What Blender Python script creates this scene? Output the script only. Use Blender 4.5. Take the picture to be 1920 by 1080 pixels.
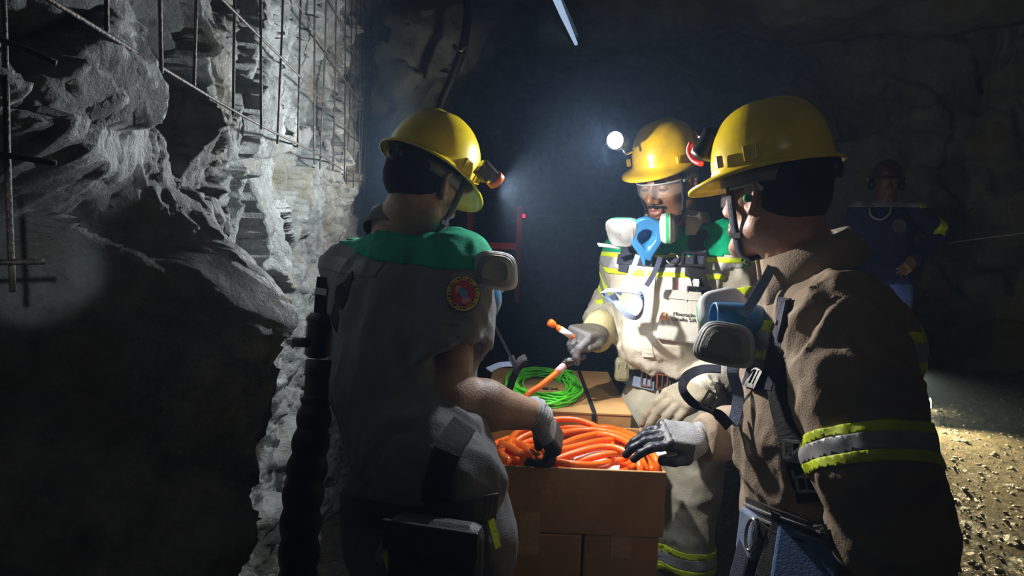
import bpy, bmesh, math, random
import numpy as np
from mathutils import Vector, Matrix
from mathutils.bvhtree import BVHTree

for _o in list(bpy.data.objects):
    bpy.data.objects.remove(_o)
random.seed(7)
RNG = np.random.default_rng(7)
scene = bpy.context.scene
COL = scene.collection

# ------------------------------------------------------------------ camera
FPX = 1280.0
PITCH, ROLL, CAM_H = 5.1, 2.0, 1.5
cam_data = bpy.data.cameras.new('camera')
cam_data.sensor_width = 36.0
cam_data.lens = 24.0
cam_data.clip_start = 0.02
cam = bpy.data.objects.new('camera', cam_data)
COL.objects.link(cam)
CAM_M = (Matrix.Translation((0, 0, CAM_H)) @ Matrix.Rotation(math.radians(90 - PITCH), 4, 'X')
         @ Matrix.Rotation(math.radians(ROLL), 4, 'Z'))
cam.matrix_world = CAM_M
scene.camera = cam
CAM_R = np.array(CAM_M.to_3x3())
CAM_O = np.array([0.0, 0.0, CAM_H])


def P(px, py, d):
    """world point seen at pixel (px, py) at depth d metres"""
    return CAM_O + CAM_R @ np.array([(px - 960) / FPX * d, -(py - 540) / FPX * d, -d])


def ray(px, py):
    v = CAM_R @ np.array([(px - 960) / FPX, -(py - 540) / FPX, -1.0])
    return v


def Pz(px, py, z):
    v = ray(px, py)
    return CAM_O + v * ((z - CAM_H) / v[2])


# ------------------------------------------------------------------ world, exposure, unseen lamps and added spots
scene.view_settings.view_transform = 'Standard'
scene.view_settings.look = 'None'
scene.view_settings.gamma = 1.0
scene.view_settings.exposure = 0.0
scene.view_settings.use_curve_mapping = False
scene.cycles.max_bounces = 5
scene.cycles.diffuse_bounces = 3
scene.cycles.glossy_bounces = 3
scene.cycles.volume_bounces = 0
world = bpy.data.worlds.new('world')
scene.world = world
world.use_nodes = True
wn = world.node_tree
wn.nodes.clear()
w_out = wn.nodes.new('ShaderNodeOutputWorld')
w_bg = wn.nodes.new('ShaderNodeBackground')
w_bg.inputs['Color'].default_value = (0.5, 0.6, 0.9, 1)
w_bg.inputs['Strength'].default_value = 0.0
w_vol = wn.nodes.new('ShaderNodeVolumeScatter')
w_vol.inputs['Color'].default_value = (0.45, 0.66, 1.0, 1)
w_vol.inputs['Density'].default_value = 0.016
w_vol.inputs['Anisotropy'].default_value = 0.35
wn.links.new(w_bg.outputs[0], w_out.inputs['Surface'])
wn.links.new(w_vol.outputs[0], w_out.inputs['Volume'])


def spot(name, loc, target, power, angle, blend=0.3, color=(1, 1, 1), radius=0.02):
    ld = bpy.data.lights.new(name, 'SPOT')
    ld.energy = power
    ld.spot_size = math.radians(angle)
    ld.spot_blend = blend
    ld.color = color
    ld.shadow_soft_size = radius
    o = bpy.data.objects.new(name, ld)
    COL.objects.link(o)
    loc = Vector(loc)
    o.location = loc
    o.rotation_euler = (Vector(target) - loc).to_track_quat('-Z', 'Y').to_euler()
    return o


# added fill spots without lamp bodies, plus the cap lamp hidden behind the man
spot('fill_behind_photographer', (0.25, -0.7, 2.3), P(1490, 270, 1.4), 3.2, 34, 0.9, (1.0, 0.95, 0.88), 0.05)  # added fill for the nearest helmet, no miner stands there
spot('cap_lamp_hidden_behind_man', P(800, 300, 2.3), P(800, 300, 2.3) + np.array([-1.0, -0.22, 0.0]), 36, 176, 0.4, (0.90, 0.96, 1.0), 0.02)
spot('fill_left_wall', P(786, 330, 3.5), P(786, 330, 3.5) + np.array([-1.0, -0.30, 0.05]), 14, 160, 0.5, (1.0, 0.94, 0.84), 0.03)  # unseen light added to brighten the far stretch of the left wall
spot('fill_far_miner_jeans', P(1640, 590, 4.25), P(1680, 560, 4.8), 4.0, 28, 0.8, (0.4, 0.55, 1.0), 0.02)  # bluish spot added to put a glow on the far miner's jeans
spot('fill_tunnel_corner', P(1010, 330, 4.6), P(815, 170, 5.6), 14, 45, 0.9, (0.95, 1.0, 0.8), 0.05)  # made-up source lighting the rock corner down the tunnel
spot('fill_right_wall', P(1330, 330, 3.2), P(1720, 230, 6.2), 9, 80, 1.0, (0.95, 0.97, 1.0), 0.10)  # added spot for the right wall, no miner carries it


# ------------------------------------------------------------------ mesh helpers
def mesh_from(name, verts, faces, mat=None, smooth=True):
    me = bpy.data.meshes.new(name)
    verts = np.asarray(verts, dtype=np.float32)
    if isinstance(faces, np.ndarray) and faces.ndim == 2:
        n, k = faces.shape
        me.vertices.add(len(verts))
        me.vertices.foreach_set('co', verts.ravel())
        me.loops.add(n * k)
        me.loops.foreach_set('vertex_index', faces.astype(np.int32).ravel())
        me.polygons.add(n)
        me.polygons.foreach_set('loop_start', np.arange(0, n * k, k, dtype=np.int32))
        me.update(calc_edges=True)
        me.validate()
    else:
        me.from_pydata([tuple(v) for v in verts.tolist()], [], [tuple(int(i) for i in f) for f in faces])
        me.update()
    if mat is not None:
        for m in (mat if isinstance(mat, (list, tuple)) else [mat]):
            me.materials.append(m)
    if smooth:
        me.polygons.foreach_set('use_smooth', np.ones(len(me.polygons), dtype=bool))
    return me


ORIGIN = {}


def origin_of(o):
    return ORIGIN.get(o.name, np.zeros(3)) if o is not None else np.zeros(3)


def obj(name, verts, faces, mat, parent=None, smooth=True, bevel=0.0):
    """one mesh object; verts are world coordinates"""
    base = origin_of(parent)
    me = mesh_from(name, np.asarray(verts, dtype=np.float64) - base, faces, mat, smooth)
    o = bpy.data.objects.new(name, me)
    COL.objects.link(o)
    if parent is not None:
        o.parent = parent
        ORIGIN[o.name] = base
    if bevel:
        b = o.modifiers.new('bevel', 'BEVEL')
        b.width = bevel
        b.segments = 2
        b.limit_method = 'ANGLE'
    return o


def tag(o, label, cat, group=None, kind=None):
    o['label'] = label
    if cat:
        o['category'] = cat
    if group:
        o['group'] = group
    if kind:
        o['kind'] = kind
    return o


def thing(name, loc, label, cat, group=None):
    o = bpy.data.objects.new(name, None)
    COL.objects.link(o)
    o.empty_display_size = 0.05
    o.location = tuple(loc)
    ORIGIN[o.name] = np.array(loc, dtype=np.float64)
    return tag(o, label, cat, group)


def unit(v):
    v = np.asarray(v, dtype=np.float64)
    return v / (np.linalg.norm(v) + 1e-12)


def box_geo(c, half, R=None):
    R = np.eye(3) if R is None else R
    v = np.array([[sx, sy, sz] for sx in (-1, 1) for sy in (-1, 1) for sz in (-1, 1)], float) * np.asarray(half)
    v = v @ R.T + np.asarray(c)
    f = [(0, 1, 3, 2), (4, 6, 7, 5), (0, 4, 5, 1), (2, 3, 7, 6), (0, 2, 6, 4), (1, 5, 7, 3)]
    return v, f


def box(name, c, half, mat, parent=None, R=None, bevel=0.002):
    v, f = box_geo(c, half, R)
    return obj(name, v, f, mat, parent, smooth=False, bevel=bevel)


def join_geo(geos):
    V, Fs, n = [], [], 0
    for v, f in geos:
        V.append(np.asarray(v, float))
        Fs += [tuple(int(i) + n for i in q) for q in f]
        n += len(v)
    return np.concatenate(V), Fs


def catmull(pts, n):
    pts = np.asarray(pts, float)
    if len(pts) == 2:
        t = np.linspace(0, 1, n)[:, None]
        return pts[0] * (1 - t) + pts[1] * t
    Q = np.vstack([2 * pts[0] - pts[1], pts, 2 * pts[-1] - pts[-2]])
    m = len(pts) - 1
    out = []
    for u in np.linspace(0, m, n):
        i = min(int(u), m - 1)
        t = u - i
        p0, p1, p2, p3 = Q[i], Q[i + 1], Q[i + 2], Q[i + 3]
        out.append(0.5 * ((2 * p1) + (-p0 + p2) * t + (2 * p0 - 5 * p1 + 4 * p2 - p3) * t * t
                          + (-p0 + 3 * p1 - 3 * p2 + p3) * t ** 3))
    return np.array(out)


def tube_geo(pts, r, segs=8, closed=False):
    pts = np.asarray(pts, float)
    n = len(pts)
    rr = np.full(n, r) if np.isscalar(r) else np.asarray(r, float)
    if closed:
        T = np.roll(pts, -1, 0) - np.roll(pts, 1, 0)
    else:
        T = np.gradient(pts, axis=0)
    T /= np.linalg.norm(T, axis=1)[:, None] + 1e-12
    ref = np.array([0, 0, 1.0]) if abs(T[0][2]) < 0.9 else np.array([1.0, 0, 0])
    N = unit(np.cross(T[0], ref))
    V = []
    a = np.linspace(0, 2 * np.pi, segs, endpoint=False)
    for i in range(n):
        N = unit(N - T[i] * np.dot(N, T[i]))
        B = np.cross(T[i], N)
        V.append(pts[i] + rr[i] * (np.cos(a)[:, None] * N + np.sin(a)[:, None] * B))
    V = np.concatenate(V)
    f = []
    m = n if closed else n - 1
    for i in range(m):
        j = (i + 1) % n
        for s in range(segs):
            t = (s + 1) % segs
            f.append((i * segs + s, i * segs + t, j * segs + t, j * segs + s))
    if not closed:
        f.append(tuple(range(segs - 1, -1, -1)))
        f.append(tuple((n - 1) * segs + s for s in range(segs)))
    return V, f


def tube(name, pts, r, mat, parent=None, segs=8, closed=False):
    v, f = tube_geo(pts, r, segs, closed)
    return obj(name, v, f, mat, parent)


def ribbon_geo(pts, nrm, width, thick):
    pts = np.asarray(pts, float)
    nrm = np.asarray(nrm, float)
    T = np.gradient(pts, axis=0)
    T /= np.linalg.norm(T, axis=1)[:, None] + 1e-12
    n = len(pts)
    w = np.full(n, width) if np.isscalar(width) else np.asarray(width)
    V, f = [], []
    for i in range(n):
        S = unit(np.cross(T[i], nrm[i]))
        N = unit(np.cross(S, T[i]))
        h, t = w[i] / 2, thick / 2
        V += [pts[i] - S * h - N * t, pts[i] + S * h - N * t, pts[i] + S * h + N * t, pts[i] - S * h + N * t]
    for i in range(n - 1):
        a, b = 4 * i, 4 * i + 4
        for s in range(4):
            t = (s + 1) % 4
            f.append((a + s, a + t, b + t, b + s))
    f += [(3, 2, 1, 0), (4 * n - 4, 4 * n - 3, 4 * n - 2, 4 * n - 1)]
    return np.array(V), f


def lathe_geo(prof, c, R, segs=24):
    """prof: list of (radius, height along local z)"""
    a = np.linspace(0, 2 * np.pi, segs, endpoint=False)
    V = []
    for r, z in prof:
        V.append(np.stack([r * np.cos(a), r * np.sin(a), np.full(segs, z)], 1))
    V = np.concatenate(V) @ np.asarray(R).T + np.asarray(c)
    f = []
    for i in range(len(prof) - 1):
        for s in range(segs):
            t = (s + 1) % segs
            f.append((i * segs + s, i * segs + t, (i + 1) * segs + t, (i + 1) * segs + s))
    f.append(tuple(range(segs - 1, -1, -1)))
    f.append(tuple((len(prof) - 1) * segs + s for s in range(segs)))
    return V, f


def rot_to(z, x=None):
    """rotation matrix whose z column is z"""
    z = unit(z)
    ref = np.array([0, 0, 1.0]) if x is None else np.asarray(x, float)
    if abs(np.dot(unit(ref), z)) > 0.98:
        ref = np.array([1.0, 0, 0])
    y = unit(np.cross(z, ref))
    xx = np.cross(y, z)
    return np.stack([xx, y, z], 1)


# ------------------------------------------------------------------ noise and signed-distance meshing
LAT = RNG.random((48, 48, 48)).astype(np.float32)


def vnoise(p):
    p = np.asarray(p, np.float32)
    i = np.floor(p).astype(np.int32)
    t = p - i
    t = t * t * (3 - 2 * t)
    i0 = i % 48
    i1 = (i + 1) % 48
    x0, y0, z0 = i0[..., 0], i0[..., 1], i0[..., 2]
    x1, y1, z1 = i1[..., 0], i1[..., 1], i1[..., 2]
    tx, ty, tz = t[..., 0], t[..., 1], t[..., 2]
    c = (LAT[x0, y0, z0] * (1 - tx) + LAT[x1, y0, z0] * tx) * (1 - ty) + (LAT[x0, y1, z0] * (1 - tx) + LAT[x1, y1, z0] * tx) * ty
    d = (LAT[x0, y0, z1] * (1 - tx) + LAT[x1, y0, z1] * tx) * (1 - ty) + (LAT[x0, y1, z1] * (1 - tx) + LAT[x1, y1, z1] * tx) * ty
    return c * (1 - tz) + d * tz


def fbm(p, octv=4, gain=0.5):
    s, a, q = 0, 1.0, np.asarray(p, np.float32)
    tot = 0
    for k in range(octv):
        s = s + a * (vnoise(q + 13.7 * k) - 0.5)
        tot += a
        a *= gain
        q = q * 2.03
    return s / tot * 2


def smin(a, b, k):
    if k <= 0:
        return np.minimum(a, b)
    h = np.clip(0.5 + 0.5 * (b - a) / k, 0, 1)
    return b * (1 - h) + a * h - k * h * (1 - h)


class Sdf:
    def __init__(s):
        s.ops = []
        s.post = None

    def _add(s, fn, lo, hi, k, op):
        s.ops.append((fn, np.asarray(lo, float), np.asarray(hi, float), k, op))
        return s

    def cap(s, a, b, r1, r2=None, k=0.01, op='u'):
        a, b = np.asarray(a, float), np.asarray(b, float)
        r2 = r1 if r2 is None else r2
        ab = b - a
        L = ab @ ab + 1e-12

        def fn(p):
            t = np.clip(((p - a) @ ab) / L, 0, 1)
            return np.linalg.norm(p - a - t[..., None] * ab, axis=-1) - (r1 + (r2 - r1) * t)
        m = max(r1, r2)
        return s._add(fn, np.minimum(a, b) - m, np.maximum(a, b) + m, k, op)

    def ecap(s, a, b, side, ra, rb, k=0.03, op='u'):
        a, b, side = np.asarray(a, float), np.asarray(b, float), unit(side)
        ab = b - a
        L = ab @ ab + 1e-12

        def fn(p):
            t = np.clip(((p - a) @ ab) / L, 0, 1)
            q = p - a - t[..., None] * ab
            u = q @ side
            v = np.linalg.norm(q - u[..., None] * side, axis=-1)
            ru = ra[0] + (rb[0] - ra[0]) * t
            rv = ra[1] + (rb[1] - ra[1]) * t
            k0 = np.sqrt((u / ru) ** 2 + (v / rv) ** 2) + 1e-9
            k1 = np.sqrt((u / ru ** 2) ** 2 + (v / rv ** 2) ** 2) + 1e-9
            return k0 * (k0 - 1) / k1
        m = max(ra[0], ra[1], rb[0], rb[1])
        return s._add(fn, np.minimum(a, b) - m, np.maximum(a, b) + m, k, op)

    def ell(s, c, rad, R=None, k=0.01, op='u'):
        c, rad = np.asarray(c, float), np.asarray(rad, float)
        R = np.eye(3) if R is None else R

        def fn(p):
            q = (p - c) @ R
            k0 = np.linalg.norm(q / rad, axis=-1) + 1e-9
            k1 = np.linalg.norm(q / rad ** 2, axis=-1) + 1e-9
            return k0 * (k0 - 1) / k1
        m = rad.max()
        return s._add(fn, c - m, c + m, k, op)

    def rbox(s, c, half, R=None, rnd=0.01, k=0.01, op='u'):
        c, half = np.asarray(c, float), np.asarray(half, float) - rnd
        R = np.eye(3) if R is None else R

        def fn(p):
            q = np.abs((p - c) @ R) - half
            return np.linalg.norm(np.maximum(q, 0), axis=-1) + np.minimum(q.max(-1), 0) - rnd
        m = np.linalg.norm(half) + rnd
        return s._add(fn, c - m, c + m, k, op)

    def cut(s, pt, n, rad=10.0):
        pt, n = np.asarray(pt, float), unit(n)

        def fn(p):
            d = (p - pt) @ n
            return np.where(np.linalg.norm(p - pt, axis=-1) < rad, d, -1.0)
        return s._add(fn, pt - rad, pt + rad, 0, 'c')

    def mesh(s, h, lo=None, hi=None):
        los = [o[1] for o in s.ops if o[4] == 'u']
        his = [o[2] for o in s.ops if o[4] == 'u']
        lo_ = np.min(los, 0) - 4 * h if lo is None else np.asarray(lo)
        hi_ = np.max(his, 0) + 4 * h if hi is None else np.asarray(hi)
        n = np.ceil((hi_ - lo_) / h).astype(int) + 1
        F = np.full(n, 0.05, np.float32)
        ax = [lo_[i] + h * np.arange(n[i]) for i in range(3)]
        for fn, a, b, k, op in s.ops:
            pad = k + 3 * h
            i0 = np.maximum(np.floor((a - pad - lo_) / h).astype(int), 0)
            i1 = np.minimum(np.ceil((b + pad - lo_) / h).astype(int) + 1, n)
            if np.any(i1 <= i0):
                continue
            sl = tuple(slice(i0[i], i1[i]) for i in range(3))
            G = np.stack(np.meshgrid(*[ax[i][sl[i]] for i in range(3)], indexing='ij'), -1)
            d = fn(G).astype(np.float32)
            if op == 'u':
                F[sl] = smin(F[sl], d, k)
            elif op == 's':
                F[sl] = -smin(-F[sl], d, k)
            else:
                F[sl] = np.maximum(F[sl], d)
        if s.post is not None:
            m = np.abs(F) < 0.03
            I = np.argwhere(m)
            if len(I):
                F[m] += s.post(lo_ + h * I).astype(np.float32)
        return surfnets(F, lo_, h)


_C = np.array([[0, 0, 0], [1, 0, 0], [0, 1, 0], [1, 1, 0], [0, 0, 1], [1, 0, 1], [0, 1, 1], [1, 1, 1]])
_E = [(0, 1), (2, 3), (4, 5), (6, 7), (0, 2), (1, 3), (4, 6), (5, 7), (0, 4), (1, 5), (2, 6), (3, 7)]


def surfnets(F, o, h):
    S = F < 0
    nx, ny, nz = F.shape
    c = np.zeros((nx - 1, ny - 1, nz - 1), np.int8)
    for d in _C:
        c += S[d[0]:nx - 1 + d[0], d[1]:ny - 1 + d[1], d[2]:nz - 1 + d[2]]
    act = (c > 0) & (c < 8)
    ijk = np.argwhere(act)
    idx = np.full(act.shape, -1, np.int32)
    idx[act] = np.arange(len(ijk))
    acc = np.zeros((len(ijk), 3))
    cnt = np.zeros(len(ijk))
    vals = [F[ijk[:, 0] + d[0], ijk[:, 1] + d[1], ijk[:, 2] + d[2]] for d in _C]
    for a, b in _E:
        fa, fb = vals[a], vals[b]
        m = (fa < 0) != (fb < 0)
        t = fa[m] / (fa[m] - fb[m])
        acc[m] += _C[a] + t[:, None] * (_C[b] - _C[a])
        cnt[m] += 1
    V = o + h * (ijk + acc / cnt[:, None])
    faces = []
    for axis in range(3):
        A = np.moveaxis(S, axis, 0)
        I = np.moveaxis(idx, axis, 0)
        chg = A[:-1, 1:-1, 1:-1] != A[1:, 1:-1, 1:-1]
        q = np.argwhere(chg)
        if not len(q):
            continue
        i, j, k = q[:, 0], q[:, 1] + 1, q[:, 2] + 1
        f = np.stack([I[i, j - 1, k - 1], I[i, j, k - 1], I[i, j, k], I[i, j - 1, k]], 1)
        inside = A[i, j, k]
        flip = ~inside if axis != 1 else inside
        f[flip] = f[flip][:, ::-1]
        faces.append(f)
    return V, np.concatenate(faces)


def bvh_of(V, Fc):
    return BVHTree.FromPolygons([tuple(v) for v in V.tolist()], [tuple(f) for f in np.asarray(Fc).tolist()])


def hit(bvh, px, py):
    v = Vector(ray(px, py)).normalized()
    loc, nrm, i, d = bvh.ray_cast(Vector(CAM_O), v)
    if loc is None:
        return None
    nrm = np.array(nrm)
    if np.dot(nrm, np.array(v)) > 0:
        nrm = -nrm
    return np.array(loc), nrm


def strap_px(name, bvh, pix, width, thick, mat, parent, off=0.003, n=None):
    """a strap lying on a surface, along a path seen at these pixels"""
    pix = np.asarray(pix, float)
    L = np.linalg.norm(np.diff(pix, axis=0), axis=1).sum()
    n = n or max(6, int(L / 9))
    pts, nr = [], []
    for q in catmull(pix, n):
        r = hit(bvh, *q)
        if r is not None:
            pts.append(r[0])
            nr.append(r[1])
    if len(pts) < 3:
        return None
    pts, nr = np.array(pts), np.array(nr)
    for _ in range(3):
        nr[1:-1] = (nr[:-2] + nr[1:-1] * 2 + nr[2:]) / 4
    for _ in range(2):
        pts[1:-1] = (pts[:-2] + pts[1:-1] * 2 + pts[2:]) / 4
    nr /= np.linalg.norm(nr, axis=1)[:, None]
    v, f = ribbon_geo(pts + nr * off, nr, width, thick)
    return obj(name, v, f, mat, parent, smooth=False)


def strip_of(name, V, Fc, planes, pred, off, mat, parent, thick=0.003):
    """the piece of a surface between cutting planes, lifted off it as a sewn-on layer"""
    bm = bmesh.new()
    vs = [bm.verts.new(v) for v in V.tolist()]
    keep = None
    C = V[np.asarray(Fc)].mean(1)
    m = np.ones(len(Fc), bool)
    for pt, n in planes:
        m &= ((C - pt) @ unit(n)) < 0.02
    if pred is not None:
        m &= pred(C)
    for f in np.asarray(Fc)[m]:
        try:
            bm.faces.new([vs[i] for i in f])
        except ValueError:
            pass
    for v in [v for v in bm.verts if not v.link_faces]:
        bm.verts.remove(v)
    for pt, n in planes:
        geom = bm.verts[:] + bm.edges[:] + bm.faces[:]
        bmesh.ops.bisect_plane(bm, geom=geom, plane_co=Vector(pt), plane_no=Vector(unit(n)), clear_outer=True)
    bm.normal_update()
    for v in bm.verts:
        v.co += v.normal * off
    base = origin_of(parent)
    for v in bm.verts:
        v.co -= Vector(base)
    me = bpy.data.meshes.new(name)
    bm.to_mesh(me)
    bm.free()
    me.materials.append(mat)
    me.polygons.foreach_set('use_smooth', np.ones(len(me.polygons), dtype=bool))
    o = bpy.data.objects.new(name, me)
    COL.objects.link(o)
    o.parent = parent
    ORIGIN[o.name] = base
    sm = o.modifiers.new('solid', 'SOLIDIFY')
    sm.thickness = thick
    sm.offset = -1
    return o


def axis_pred(a, b, rad):
    a, b = np.asarray(a, float), np.asarray(b, float)
    ab = b - a

    def fn(C):
        t = ((C - a) @ ab) / (ab @ ab)
        return np.linalg.norm(C - a - np.clip(t, 0, 1)[:, None] * ab, axis=1) < rad
    return fn


def text_obj(name, body, c, R, size, mat, parent, extrude=0.0006, align='CENTER'):
    cu = bpy.data.curves.new(name, 'FONT')
    cu.body = body
    cu.size = size
    cu.extrude = extrude
    cu.align_x = align
    cu.align_y = 'CENTER'
    to = bpy.data.objects.new(name, cu)
    COL.objects.link(to)
    dg = bpy.context.evaluated_depsgraph_get()
    me = bpy.data.meshes.new_from_object(to.evaluated_get(dg))
    bpy.data.objects.remove(to)
    M = Matrix(np.vstack([np.hstack([R, (np.asarray(c) - origin_of(parent))[:, None]]), [0, 0, 0, 1]]).tolist())
    me.transform(M)
    me.materials.clear()
    me.materials.append(mat)
    o = bpy.data.objects.new(name, me)
    COL.objects.link(o)
    o.parent = parent
    ORIGIN[o.name] = origin_of(parent)
    return o


# ------------------------------------------------------------------ materials
def new_mat(name):
    m = bpy.data.materials.new(name)
    m.use_nodes = True
    nt = m.node_tree
    b = nt.nodes['Principled BSDF']
    return m, nt, b


def mat(name, color, rough=0.6, metal=0.0, var=0.0, vscale=20.0, bump=0.0, bscale=60.0, spec=0.5, color2=None,
        detail=4.0, coat=0.0, alpha=1.0, sss=0.0, sheen=0.0, trans=0.0):
    m, nt, b = new_mat(name)
    b.inputs['Roughness'].default_value = rough
    b.inputs['Metallic'].default_value = metal
    b.inputs['Specular IOR Level'].default_value = spec
    b.inputs['Coat Weight'].default_value = coat
    b.inputs['Alpha'].default_value = alpha
    b.inputs['Transmission Weight'].default_value = trans
    if sheen:
        b.inputs['Sheen Weight'].default_value = sheen
    if sss:
        b.inputs['Subsurface Weight'].default_value = sss
        b.inputs['Subsurface Radius'].default_value = (0.01, 0.004, 0.002)
    co = nt.nodes.new('ShaderNodeTexCoord')
    if var or color2:
        n = nt.nodes.new('ShaderNodeTexNoise')
        n.inputs['Scale'].default_value = vscale
        n.inputs['Detail'].default_value = detail
        n.inputs['Roughness'].default_value = 0.65
        nt.links.new(co.outputs['Object'], n.inputs['Vector'])
        r = nt.nodes.new('ShaderNodeValToRGB')
        c2 = color2 if color2 else tuple(max(0, c * (1 - var)) for c in color)
        r.color_ramp.elements[0].position = 0.35
        r.color_ramp.elements[1].position = 0.62
        r.color_ramp.elements[0].color = (*c2, 1)
        r.color_ramp.elements[1].color = (*color, 1)
        nt.links.new(n.outputs['Fac'], r.inputs['Fac'])
        nt.links.new(r.outputs['Color'], b.inputs['Base Color'])
    else:
        b.inputs['Base Color'].default_value = (*color, 1)
    if bump:
        n2 = nt.nodes.new('ShaderNodeTexNoise')
        n2.inputs['Scale'].default_value = bscale
        n2.inputs['Detail'].default_value = 6
        nt.links.new(co.outputs['Object'], n2.inputs['Vector'])
        bp = nt.nodes.new('ShaderNodeBump')
        bp.inputs['Strength'].default_value = bump
        bp.inputs['Distance'].default_value = 0.01
        nt.links.new(n2.outputs['Fac'], bp.inputs['Height'])
        nt.links.new(bp.outputs['Normal'], b.inputs['Normal'])
    return m


def emit(name, color, strength):
    m, nt, b = new_mat(name)
    b.inputs['Base Color'].default_value = (*color, 1)
    b.inputs['Emission Color'].default_value = (*color, 1)
    b.inputs['Emission Strength'].default_value = strength
    return m


def rock_mat(name, c_hi, c_lo, c_stain, rough=0.7, scale=1.0, bump=0.6):
    m, nt, b = new_mat(name)
    b.inputs['Roughness'].default_value = rough
    co = nt.nodes.new('ShaderNodeTexCoord')

    def noise(sc, det, ro=0.6):
        n = nt.nodes.new('ShaderNodeTexNoise')
        n.inputs['Scale'].default_value = sc * scale
        n.inputs['Detail'].default_value = det
        n.inputs['Roughness'].default_value = ro
        nt.links.new(co.outputs['Object'], n.inputs['Vector'])
        return n
    n1 = noise(6, 6, 0.7)
    r1 = nt.nodes.new('ShaderNodeValToRGB')
    r1.color_ramp.elements[0].position = 0.3
    r1.color_ramp.elements[1].position = 0.68
    r1.color_ramp.elements[0].color = (*c_lo, 1)
    r1.color_ramp.elements[1].color = (*c_hi, 1)
    nt.links.new(n1.outputs['Fac'], r1.inputs['Fac'])
    n2 = noise(2.1, 5)
    r2 = nt.nodes.new('ShaderNodeValToRGB')
    r2.color_ramp.elements[0].position = 0.52
    r2.color_ramp.elements[1].position = 0.66
    nt.links.new(n2.outputs['Fac'], r2.inputs['Fac'])
    mx = nt.nodes.new('ShaderNodeMix')
    mx.data_type = 'RGBA'
    nt.links.new(r2.outputs['Color'], mx.inputs[0])
    nt.links.new(r1.outputs['Color'], mx.inputs[6])
    mx.inputs[7].default_value = (*c_stain, 1)
    nt.links.new(mx.outputs[2], b.inputs['Base Color'])
    n3 = noise(45, 6, 0.75)
    n4 = noise(14, 6, 0.6)
    ad = nt.nodes.new('ShaderNodeMath')
    ad.operation = 'MULTIPLY_ADD'
    nt.links.new(n4.outputs['Fac'], ad.inputs[0])
    ad.inputs[1].default_value = 1.6
    nt.links.new(n3.outputs['Fac'], ad.inputs[2])
    bp = nt.nodes.new('ShaderNodeBump')
    bp.inputs['Strength'].default_value = bump
    bp.inputs['Distance'].default_value = 0.02
    nt.links.new(ad.outputs[0], bp.inputs['Height'])
    nt.links.new(bp.outputs['Normal'], b.inputs['Normal'])
    return m


M = {}
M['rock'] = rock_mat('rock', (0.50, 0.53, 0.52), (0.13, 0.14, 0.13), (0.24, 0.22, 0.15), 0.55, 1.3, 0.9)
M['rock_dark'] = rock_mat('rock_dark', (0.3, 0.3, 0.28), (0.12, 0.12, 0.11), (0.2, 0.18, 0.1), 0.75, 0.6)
M['floor'] = rock_mat('wet_gravel', (0.3, 0.27, 0.2), (0.06, 0.055, 0.045), (0.2, 0.17, 0.1), 0.22, 4.0, 1.0)
M['pebble'] = mat('pebble', (0.33, 0.31, 0.25), 0.28, var=0.7, vscale=9, spec=0.6)
M['wire'] = mat('wire', (0.12, 0.1, 0.085), 0.55, metal=0.6, var=0.5, vscale=60, bump=0.4, bscale=200)
M['cloth_grey'] = mat('cloth_grey', (0.21, 0.21, 0.22), 0.9, var=0.25, vscale=7, bump=0.25, bscale=300, sheen=0.05, spec=0.2)
M['cloth_cream'] = mat('cloth_cream', (0.52, 0.495, 0.425), 0.9, var=0.22, vscale=8, bump=0.25, bscale=300, spec=0.2)
M['cloth_olive'] = mat('cloth_olive', (0.42, 0.41, 0.34), 0.9, var=0.22, vscale=8, bump=0.25, bscale=300, spec=0.2)
M['cloth_brown'] = mat('cloth_brown', (0.34, 0.265, 0.20), 0.9, var=0.25, vscale=8, bump=0.3, bscale=300, spec=0.2)
M['cloth_green'] = mat('cloth_green', (0.0, 0.34, 0.17), 0.85, var=0.25, vscale=9, bump=0.25, bscale=300, spec=0.2)
M['cloth_navy'] = mat('cloth_navy', (0.035, 0.04, 0.13), 0.9, var=0.3, vscale=8, bump=0.25, bscale=300, spec=0.2)
M['denim'] = mat('denim', (0.12, 0.2, 0.42), 0.9, var=0.3, vscale=12, bump=0.25, bscale=300, spec=0.2)
M['hivis'] = mat('hivis', (0.68, 0.85, 0.02), 0.6, var=0.15, vscale=30, bump=0.1, bscale=400)
M['reflect'] = mat('reflect', (0.42, 0.44, 0.47), 0.45, metal=0.3, var=0.2, vscale=30)
M['web_navy'] = mat('web_navy', (0.045, 0.05, 0.085), 0.8, var=0.3, vscale=60, bump=0.5, bscale=500, spec=0.3)
M['web_black'] = mat('web_black', (0.015, 0.015, 0.018), 0.75, var=0.3, vscale=60, bump=0.5, bscale=500, spec=0.3)
M['web_blue'] = mat('web_blue', (0.2, 0.25, 0.38), 0.7, var=0.2, vscale=60, bump=0.4, bscale=500, spec=0.3)
M['yellow'] = mat('yellow', (0.84, 0.63, 0.004), 0.28, var=0.25, vscale=7, color2=(0.55, 0.40, 0.01), coat=0.3, bump=0.03, bscale=120)
M['yellow_dirty'] = mat('yellow_dirty', (0.82, 0.52, 0.004), 0.33, vscale=9, color2=(0.52, 0.34, 0.02), coat=0.15, bump=0.05, bscale=120)
M['skin_b'] = mat('skin_b', (0.24, 0.115, 0.06), 0.42, var=0.3, vscale=25, bump=0.15, bscale=220, sss=0.08)
M['skin_a'] = mat('skin_a', (0.40, 0.24, 0.17), 0.5, var=0.3, vscale=25, bump=0.2, bscale=220, sss=0.1)
M['skin_c'] = mat('skin_c', (0.42, 0.22, 0.15), 0.48, var=0.22, vscale=25, bump=0.15, bscale=220, sss=0.1)
M['skin_d'] = mat('skin_d', (0.22, 0.1, 0.06), 0.5, var=0.3, vscale=25)
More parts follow.
